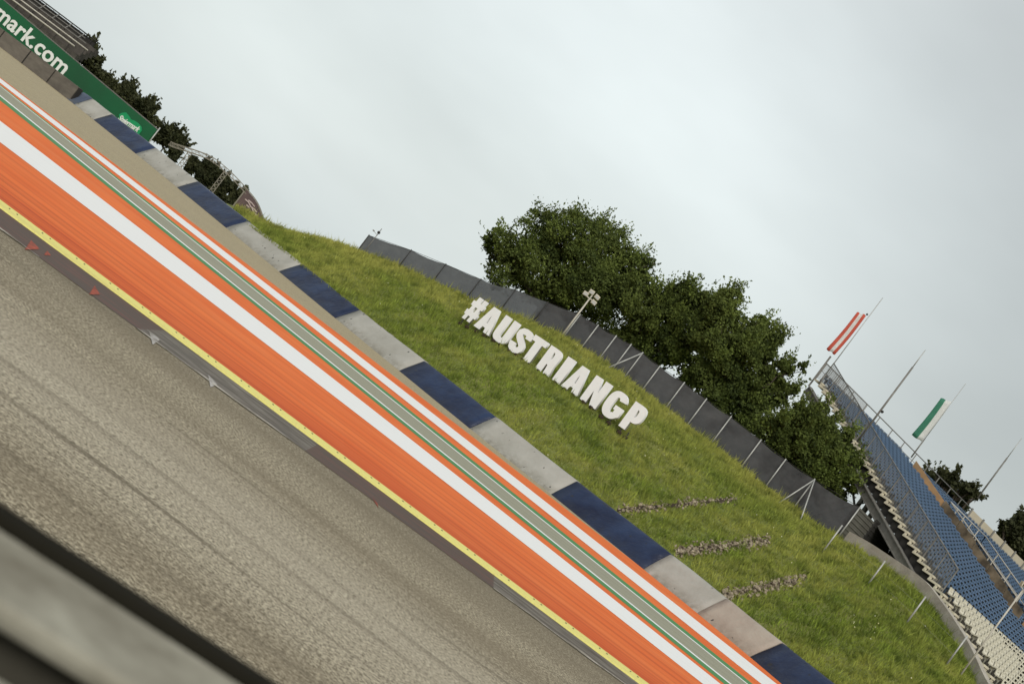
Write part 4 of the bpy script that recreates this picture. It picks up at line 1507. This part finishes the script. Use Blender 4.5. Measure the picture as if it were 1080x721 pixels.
# ------------------------------------------------------------------ trees
def tree(name, lab, lobes, Y, n_shoot, leaf, mat, seed, trunk=None, spread=0.5, group=None, fill=1.0, zbase=None):
    """lobes: (photo x, photo y, radius in photo pixels, extra depth)"""
    r = np.random.default_rng(seed)
    L = []
    for lx, ly, lr, dy in lobes:
        c_ = at(lx, ly, Y + dy)
        L.append((np.array(c_), lr * (Y + dy) / F))
    cen = np.mean([l[0] for l in L], axis=0)
    zmin = min(l[0][2] - l[1] for l in L)
    bx = trunk if trunk else (cen[0], cen[1])
    zb = zbase if zbase is not None else max(0.0, zmin - 1.5)
    root = thing(name, (bx[0], bx[1], zb), lab, 'tree', group)
    tk = MB()
    fork = Vector((bx[0], bx[1], zb + (cen[2] - zb) * 0.45))
    R0 = 0.035 * (max(l[0][2] for l in L) - zb)
    tk.tube((bx[0], bx[1], zb - 0.5), fork, R0, R0 * 0.7, 10)
    for c_, rad in L:
        m_ = fork.lerp(Vector(c_), 0.55) + Vector(r.normal(0, 0.25, 3))
        tk.tube(fork, m_, R0 * 0.5, R0 * 0.3, 6); tk.tube(m_, Vector(c_) + Vector(r.normal(0, .2, 3)), R0 * 0.3, R0 * 0.1, 5)
        for _ in range(4):
            d = r.normal(0, 1, 3); d /= np.linalg.norm(d)
            tk.tube(m_.lerp(Vector(c_), 0.6), Vector(c_ + d * rad * 0.85), R0 * 0.14, R0 * 0.03, 4)
    tk.build('trunk', M['bark'], root)
    wts = np.array([l[1] ** 2 for l in L]); wts /= wts.sum()
    pos, dirs, tint, nrm = [], [], [], []
    budget = n_shoot * 9
    # leafy clumps sitting on the boughs, each lit on its own upper side
    subs = []
    for li, (c_, rad) in enumerate(L):
        ns = max(4, int(15 * (rad / 1.7) ** 1.3))
        for _ in range(ns):
            d = r.normal(0, 1, 3); d[1] -= 0.3; d[2] += 0.15; d /= np.linalg.norm(d)
            rs = rad * r.uniform(0.24, 0.44)
            subs.append((c_ + d * rad * r.uniform(0.62, 0.98), rs, d, np.clip(0.45 + 0.2 * r.normal(), 0.05, 0.95)))
    sw_ = np.array([q[1] ** 2 for q in subs]); sw_ /= sw_.sum()
    cnts = r.multinomial(int(budget * 0.72), sw_)
    for (sc_, rs, d, tn), cn in zip(subs, cnts):
        q = r.normal(0, 1, (cn, 3)) + d * 0.7 + np.array([0, 0, 0.45])
        q /= np.linalg.norm(q, axis=1)[:, None]
        rr_ = rs * (0.55 + 0.5 * r.random((cn, 1)) ** 0.7)
        pos.append(sc_ + q * rr_ * np.array([1.1, 1.1, 0.85]))
        dirs.append(q * 0.5 + r.normal(0, 0.6, (cn, 3)) + np.array([0, 0, -0.1]))
        nrm.append(q + np.array([0, 0, 0.6]) + r.normal(0, 0.5, (cn, 3)))
        tint.append(np.clip(tn + 0.13 * r.normal(0, 1, cn), 0, 1))
    # sprays of leaves pushing through the outline
    for k in range(int(budget * 0.2 / 8)):
        sc_, rs, d, tn = subs[r.choice(len(subs), p=sw_)]
        gd = d * 0.8 + np.array([0, 0, 0.8]) + r.normal(0, 0.35, 3)
        gd /= np.linalg.norm(gd)
        b0_ = sc_ + gd * rs * 0.7
        ln = spread * (0.35 + 0.75 * r.random()); cn = 8
        tt_ = r.random((cn, 1))
        pos.append(b0_ + gd * ln * tt_ + r.normal(0, 0.09 * spread, (cn, 3)) * (1.3 - tt_))
        dirs.append(gd * 0.7 + r.normal(0, 0.5, (cn, 3)))
        nrm.append(np.array([0, 0, 0.5]) + r.normal(0, 0.8, (cn, 3)))
        tint.append(np.clip(tn + 0.1 + 0.12 * r.normal(0, 1, cn), 0, 1))
    # sparse leaves deeper inside, tinted darker: inner shade put into the colour
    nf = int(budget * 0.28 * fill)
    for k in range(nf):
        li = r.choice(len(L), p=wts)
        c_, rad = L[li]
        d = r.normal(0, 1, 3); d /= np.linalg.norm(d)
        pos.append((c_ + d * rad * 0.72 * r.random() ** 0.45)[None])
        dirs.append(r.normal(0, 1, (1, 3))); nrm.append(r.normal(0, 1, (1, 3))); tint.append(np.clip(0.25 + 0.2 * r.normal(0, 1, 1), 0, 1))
    pos = np.concatenate(pos); dirs = np.concatenate(dirs); up_ = np.concatenate(nrm); tint = np.concatenate(tint)
    P = np.array(pos); D = np.array(dirs); D /= np.linalg.norm(D, axis=1)[:, None]
    n = len(P)
    W = np.cross(D, up_); W /= np.linalg.norm(W, axis=1)[:, None] + 1e-9
    sz = leaf * (0.6 + 0.8 * r.random(n))
    sz[-nf:] *= 1.7
    sz = sz[:, None]
    V = np.zeros((n, 4, 3))
    Nn = np.cross(W, D)
    V[:, 0] = P - D * sz * 0.5
    V[:, 1] = P + W * sz * 0.30 + Nn * sz * 0.06
    V[:, 2] = P + D * sz * 0.55
    V[:, 3] = P - W * sz * 0.30 + Nn * sz * 0.06
    me = bpy.data.meshes.new('crown')
    me.vertices.add(n * 4); me.vertices.foreach_set('co', V.reshape(-1))
    me.loops.add(n * 4); me.loops.foreach_set('vertex_index', np.arange(n * 4, dtype=np.int32))
    me.polygons.add(n); me.polygons.foreach_set('loop_start', np.arange(0, n * 4, 4, dtype=np.int32))
    me.polygons.foreach_set('loop_total', np.full(n, 4, dtype=np.int32))
    ul = me.uv_layers.new(name='UVMap')
    uvs = np.stack([np.repeat(np.array(tint), 4), np.tile([0, .5, 1, .5], n)], 1)
    ul.data.foreach_set('uv', uvs.reshape(-1).astype(np.float32))
    me.update(); me.validate()
    link(me, 'crown', mat, root)
    return root


GT = 'trees behind the hill fence'
tree('leafy_tree', 'big round dark green tree rising behind the hash and floodlight', [(538, 262, 27, 0), (567, 256, 30, 1), (600, 258, 33, 0), (633, 264, 30, 1), (536, 284, 25, -1), (575, 290, 33, -1), (612, 296, 34, -1.5),
      (645, 295, 30, 0), (668, 282, 19, 0), (683, 277, 10, 0), (655, 318, 30, 0), (600, 318, 24, 0), (625, 330, 24, 0), (560, 308, 18, 0), (520, 275, 10, 0), (517, 250, 9, 0), (672, 300, 18, 0)],
     85.5, 9000, 0.155, M['leaf'], 3, group=GT, spread=1.0, fill=0.30)
tree('leafy_tree', 'lighter green spreading tree behind the fence between the round tree and the dark tree', [(700, 322, 24, 0), (722, 322, 24, 0), (690, 345, 27, 0), (716, 352, 28, -1), (672, 335, 20, -1), (738, 340, 22, 1), (700, 375, 24, -1), (665, 355, 20, 0), (730, 390, 24, 0), (735, 318, 14, 1), (680, 312, 16, 0), (748, 322, 14, 0)],
     83, 6800, 0.155, M['leaf'], 5, group=GT, spread=1.0, fill=0.30)
tree('leafy_tree', 'broad dark tree behind the letter P with a branch reaching right', [(762, 334, 25, 0), (786, 350, 25, 0), (803, 366, 22, 0), (756, 365, 30, -1), (782, 388, 30, -1), (812, 390, 20, 0), (832, 388, 13, 0), (846, 386, 7, 0), (748, 405, 26, -1), (775, 425, 27, -1), (805, 420, 24, 0), (762, 318, 12, 0), (823, 404, 14, 0), (790, 445, 20, 0), (818, 420, 16, 0), (835, 412, 10, 0)],
     79.5, 8200, 0.155, M['leaf'], 8, group=GT, spread=1.0, fill=0.30)
tree('leafy_tree', 'rounded bushy tree against the stepped left edge of the grandstand', [(832, 445, 22, 0), (855, 447, 22, 0), (875, 462, 20, 0), (822, 468, 22, 0), (850, 478, 27, -.5), (880, 490, 22, -.3), (865, 508, 24, 0), (838, 500, 22, 0), (897, 505, 14, 0), (893, 475, 12, 0), (884, 525, 14, 0), (812, 450, 14, 0), (905, 488, 8, 0), (812, 482, 16, .5)],
     72.2, 8200, 0.14, M['leaf'], 12, group=GT, spread=0.9, fill=0.30)
tree('leafy_tree', 'dark tree top showing above the tan parapet panels', [(1003, 507, 10, 0), (1018, 514, 9, 0), (1029, 521, 7, 0), (993, 500, 7, 0), (985, 510, 14, 2), (1010, 527, 14, 2)], 106, 700, 0.3, M['darkleaf'], 15, spread=0.9, fill=.6, zbase=4)
tree('leafy_tree', 'very dark tree at the right edge behind the grandstand', [(1062, 556, 11, 0), (1080, 552, 18, 0), (1076, 572, 20, 0), (1100, 560, 26, 0), (1120, 580, 30, 0), (1095, 600, 30, 0)], 104, 1400, 0.3, M['darkleaf'], 17, spread=0.9, zbase=4)
GL = 'dark trees beyond the green board'
tree('leafy_tree', 'small dark tree at the end of the far grandstand', [(96, 62, 10, 0), (88, 55, 12, 0), (108, 80, 9, 0), (100, 76, 10, 0), (97, 47, 6, 0), (80, 50, 10, 0)], 136, 700, 0.33, M['darkleaf'], 21, group=GL, spread=0.9, zbase=0)
tree('leafy_tree', 'dark loose tree above the middle of the green board', [(120, 92, 9, 0), (135, 102, 11, 0), (150, 112, 10, 0), (162, 116, 6, 0), (126, 104, 11, 0), (146, 122, 11, 0), (112, 86, 6, 0), (158, 128, 8, 0)], 130, 800, 0.33, M['darkleaf'], 23, group=GL, spread=1.0, fill=.5, zbase=0)
tree('leafy_tree', 'dark tree between the board and the arch', [(170, 136, 7, 0), (181, 145, 9, 0), (190, 153, 7, 0), (172, 147, 9, 0), (184, 160, 10, 0), (166, 144, 6, 0), (192, 151, 8, 0), (186, 143, 7, 0), (178, 138, 7, 0)], 128, 700, 0.3, M['darkleaf'], 25, group=GL, spread=0.9, fill=.6, zbase=0)
tree('leafy_tree', 'dense dark foliage filling the steel arch', [(204, 170, 7, 0), (213, 178, 10, 0), (224, 184, 11, 0), (237, 195, 11, 0), (248, 208, 9, 0), (253, 210, 5, 0), (230, 202, 10, 0), (212, 190, 10, 0), (242, 216, 10, 0), (200, 178, 7, 0)], 126, 1300, 0.3, M['darkleaf'], 27, group=GL, spread=0.5, zbase=0, fill=2)

# ------------------------------------------------------------------ steel arch with banner
YG = 112.0
ar = thing('arch', atu(-350, -62, YG), 'low arched steel truss with a brown banner end beside the hill', 'arch')
up_px = [(180, 149.5), (186.6, 152.2), (205, 158), (223.5, 165.5), (240.6, 178.8), (259, 198), (271, 213.5), (278, 232)]
pt = [at(x, y, YG) for x, y in up_px]
def spline(pts, n):
    out = []
    for i in range(len(pts) - 1):
        p0 = pts[max(0, i - 1)]; p1 = pts[i]; p2 = pts[i + 1]; p3 = pts[min(len(pts) - 1, i + 2)]
        for j in range(n):
            t = j / n
            out.append(0.5 * ((2 * p1) + (p2 - p0) * t + (2 * p0 - 5 * p1 + 4 * p2 - p3) * t * t + (-p0 + 3 * p1 - 3 * p2 + p3) * t ** 3))
    out.append(pts[-1])
    return out
chord = spline(pt, 5)
archm = simple('arch_steel', (0.26, 0.235, 0.19), (0.18, 0.16, 0.13), 4, 0.6)
lowc = []
for p in chord: lowc.append(p - Vector((0, 0, 0.30)))
for yy in (0, 0.5):
    mb = MB()
    o_ = Vector((0, yy, 0))
    for a, b in zip(chord[:-1], chord[1:]): mb.bar(a + o_, b + o_, 0.055)
    for a, b in zip(lowc[:26], lowc[1:27]): mb.bar(a + o_, b + o_, 0.06)
    for i in range(26):
        mb.bar(chord[i] + o_, lowc[i + 1] + o_, 0.03) if i % 2 else mb.bar(lowc[i] + o_, chord[i + 1] + o_, 0.03)
    mb.build('top_chord', archm, ar)
for (x0, y0, x1, y1) in ((200.5, 161, 188, 178), (238.5, 181.5, 221, 204)):
    a = at(x0, y0, YG); b = at(x1, y1, YG); b.x = a.x; b.z = -0.05
    mb = MB()
    mb.bar(a + Vector((-.16, 0, 0)), b + Vector((-.16, 0, 0)), 0.055); mb.bar(a + Vector((.16, 0, 0)), b + Vector((.16, 0, 0)), 0.055)
    nz = 14
    for i in range(nz):
        z0, z1 = a.z + (b.z - a.z) * i / nz, a.z + (b.z - a.z) * (i + 1) / nz
        sgn = 1 if i % 2 else -1
        mb.bar((a.x - .16 * sgn, a.y, z0), (a.x + .16 * sgn, a.y, z1), 0.045)
    mb.build('lattice_post', archm, ar)
a = at(258, 201.5, YG - .05)
mb = MB(); mb.bar(a, (a.x, a.y, -0.05), 0.10); mb.build('end_post', archm, ar)
mb = MB()
idx = [i for i, p in enumerate(chord) if p.x > a.x]
poly = [Vector((a.x + 0.06, YG - .02, 0.0))] + [Vector((a.x + 0.06, YG - .02, chord[idx[0]].z - 0.02))] + [Vector((chord[i].x, YG - .02, chord[i].z - 0.04)) for i in idx] + [Vector((chord[-1].x, YG - .02, 0.0))]
mb.bm.faces.new([mb.bm.verts.new(p) for p in poly])
g_ = bmesh.ops.extrude_face_region(mb.bm, geom=mb.bm.faces[:])
for v in [v for v in g_['geom'] if isinstance(v, bmesh.types.BMVert)]: v.co.y += 0.06
bp = mb.build('banner', M['brown'], ar)
for seg in (((258.5, 210), (262, 213), (264.5, 218), (268, 220.5), (271, 224)), ((262, 211), (266, 214.5), (268.5, 218)), ((260, 216), (263, 219)), ((266, 220), (268, 224), (270.5, 227)), ((256, 222), (259, 225), (262, 226))):
    q = [at(x, y, YG - .06) for x, y in seg]
    mb = MB()
    for p0_, p1_ in zip(q[:-1], q[1:]): mb.bar(p0_, p1_, 0.09, 0.03, up=(0, 1, 0))
    mb.build('scribble', M['pinkwhite'], bp)

# ------------------------------------------------------------------ far grandstand above the board
YF = 126.0
fs = thing('grandstand', atu(-620, -30, YF), 'dark far grandstand with grey rails above the green board', 'grandstand')
def fpt(u, w, d=0.0): return atu(u, w, YF + d)
mb = MB()
for i in range(5):
    u1 = -548 + i * 3
    w0 = -33 + i * 4.0
    a, b = fpt(-800, w0, i * 1.2), fpt(u1, w0, i * 1.2)
    mb.box(Vector((a.x, a.y, a.z - 0.7)), Vector((b.x - a.x, 0, 0)), Vector((0, 1.2, 0)), Vector((0, 0, 0.62)))
mb.build('terrace', simple('dark_terrace', (0.09, 0.08, 0.068), (0.045, 0.04, 0.035), 1.2, 0.9), fs)
mb = MB()
a, b = fpt(-800, -14, 6.4), fpt(-541, -12.5, 6.4)
mb.box(Vector((a.x, a.y, 1.5)), Vector((b.x - a.x, 0, 0)), (0, 0.3, 0), Vector((0, 0, b.z - 1.5)))
mb.build('back_wall', M['louvredark'], fs)
for (w_, d_, u1, r_, mm) in ((-29.5, -0.4, -556, 0.07, 'palesteel'), (-24.5, 0.8, -542, 0.06, 'palesteel'), (-20, 2.2, -548, 0.05, 'greysteel'), (-16, 3.6, -552, 0.05, 'greysteel'), (-11.5, 6.2, -536, 0.06, 'darksteel')):
    mb = MB(); pm_ = MB()
    a, b = fpt(-800, w_, d_), fpt(u1, w_ + 0.6, d_)
    mb.tube(a, b, r_, n=6)
    u = -800
    while u < u1:
        p = fpt(u, w_, d_); pm_.bar(p - Vector((0, 0, 0.04)), p - Vector((0, 0, 0.75)), 0.045); u += 17
    ro_ = mb.build('railing', M[mm], fs)
    pm_.build('railing_posts', M['darksteel'], ro_)
mb = MB()
for u in range(-780, -550, 17):
    p = fpt(u, -20, 4.5); q = fpt(u + 4, -12, 6.2); mb.bar(p, q, 0.08)
mb.build('bracing', M['greysteel'], fs)

# ------------------------------------------------------------------ trackside guard wall right in front of the camera
def gline(p0, p1, z, ext=6.0):
    a, b = onz(*p0, z), onz(*p1, z)
    d = (b - a).normalized()
    return a - d * ext, b + d * ext
zt = 1.88
pa_, pb_ = onz(0, 556, zt), onz(256, 721, zt)
gd_ = (pb_ - pa_).normalized()
gn_ = Vector((-gd_.y, gd_.x, 0))
if gn_.y < 0: gn_ = -gn_                                  # away from the camera
ga_, gb_ = pa_ - gd_ * 6, pb_ + gd_ * 6
def off_(x, y):
    return (onz(x, y, zt) - pa_).dot(gn_)
d_far = 0.29 * (off_(0, 533.5) + off_(307.7, 721))
d_near = 0.5 * (off_(0, 640) + off_(146, 721))
print('guard', d_far, d_near)
gw_ = thing('guard_wall', (pa_ + pb_) / 2 - Vector((0, 0, zt)), 'blurred grey guard wall with a black rubber edge closest to the camera', 'wall')
def prism(name, da, db, z1, z0, mat, bev=0.01):
    mb = MB()
    mb.box(Vector((ga_.x, ga_.y, z0)) + gn_ * min(da, db), gb_ - ga_, gn_ * abs(da - db), (0, 0, z1 - z0))
    return mb.build(name, mat, gw_, bevel=bev)
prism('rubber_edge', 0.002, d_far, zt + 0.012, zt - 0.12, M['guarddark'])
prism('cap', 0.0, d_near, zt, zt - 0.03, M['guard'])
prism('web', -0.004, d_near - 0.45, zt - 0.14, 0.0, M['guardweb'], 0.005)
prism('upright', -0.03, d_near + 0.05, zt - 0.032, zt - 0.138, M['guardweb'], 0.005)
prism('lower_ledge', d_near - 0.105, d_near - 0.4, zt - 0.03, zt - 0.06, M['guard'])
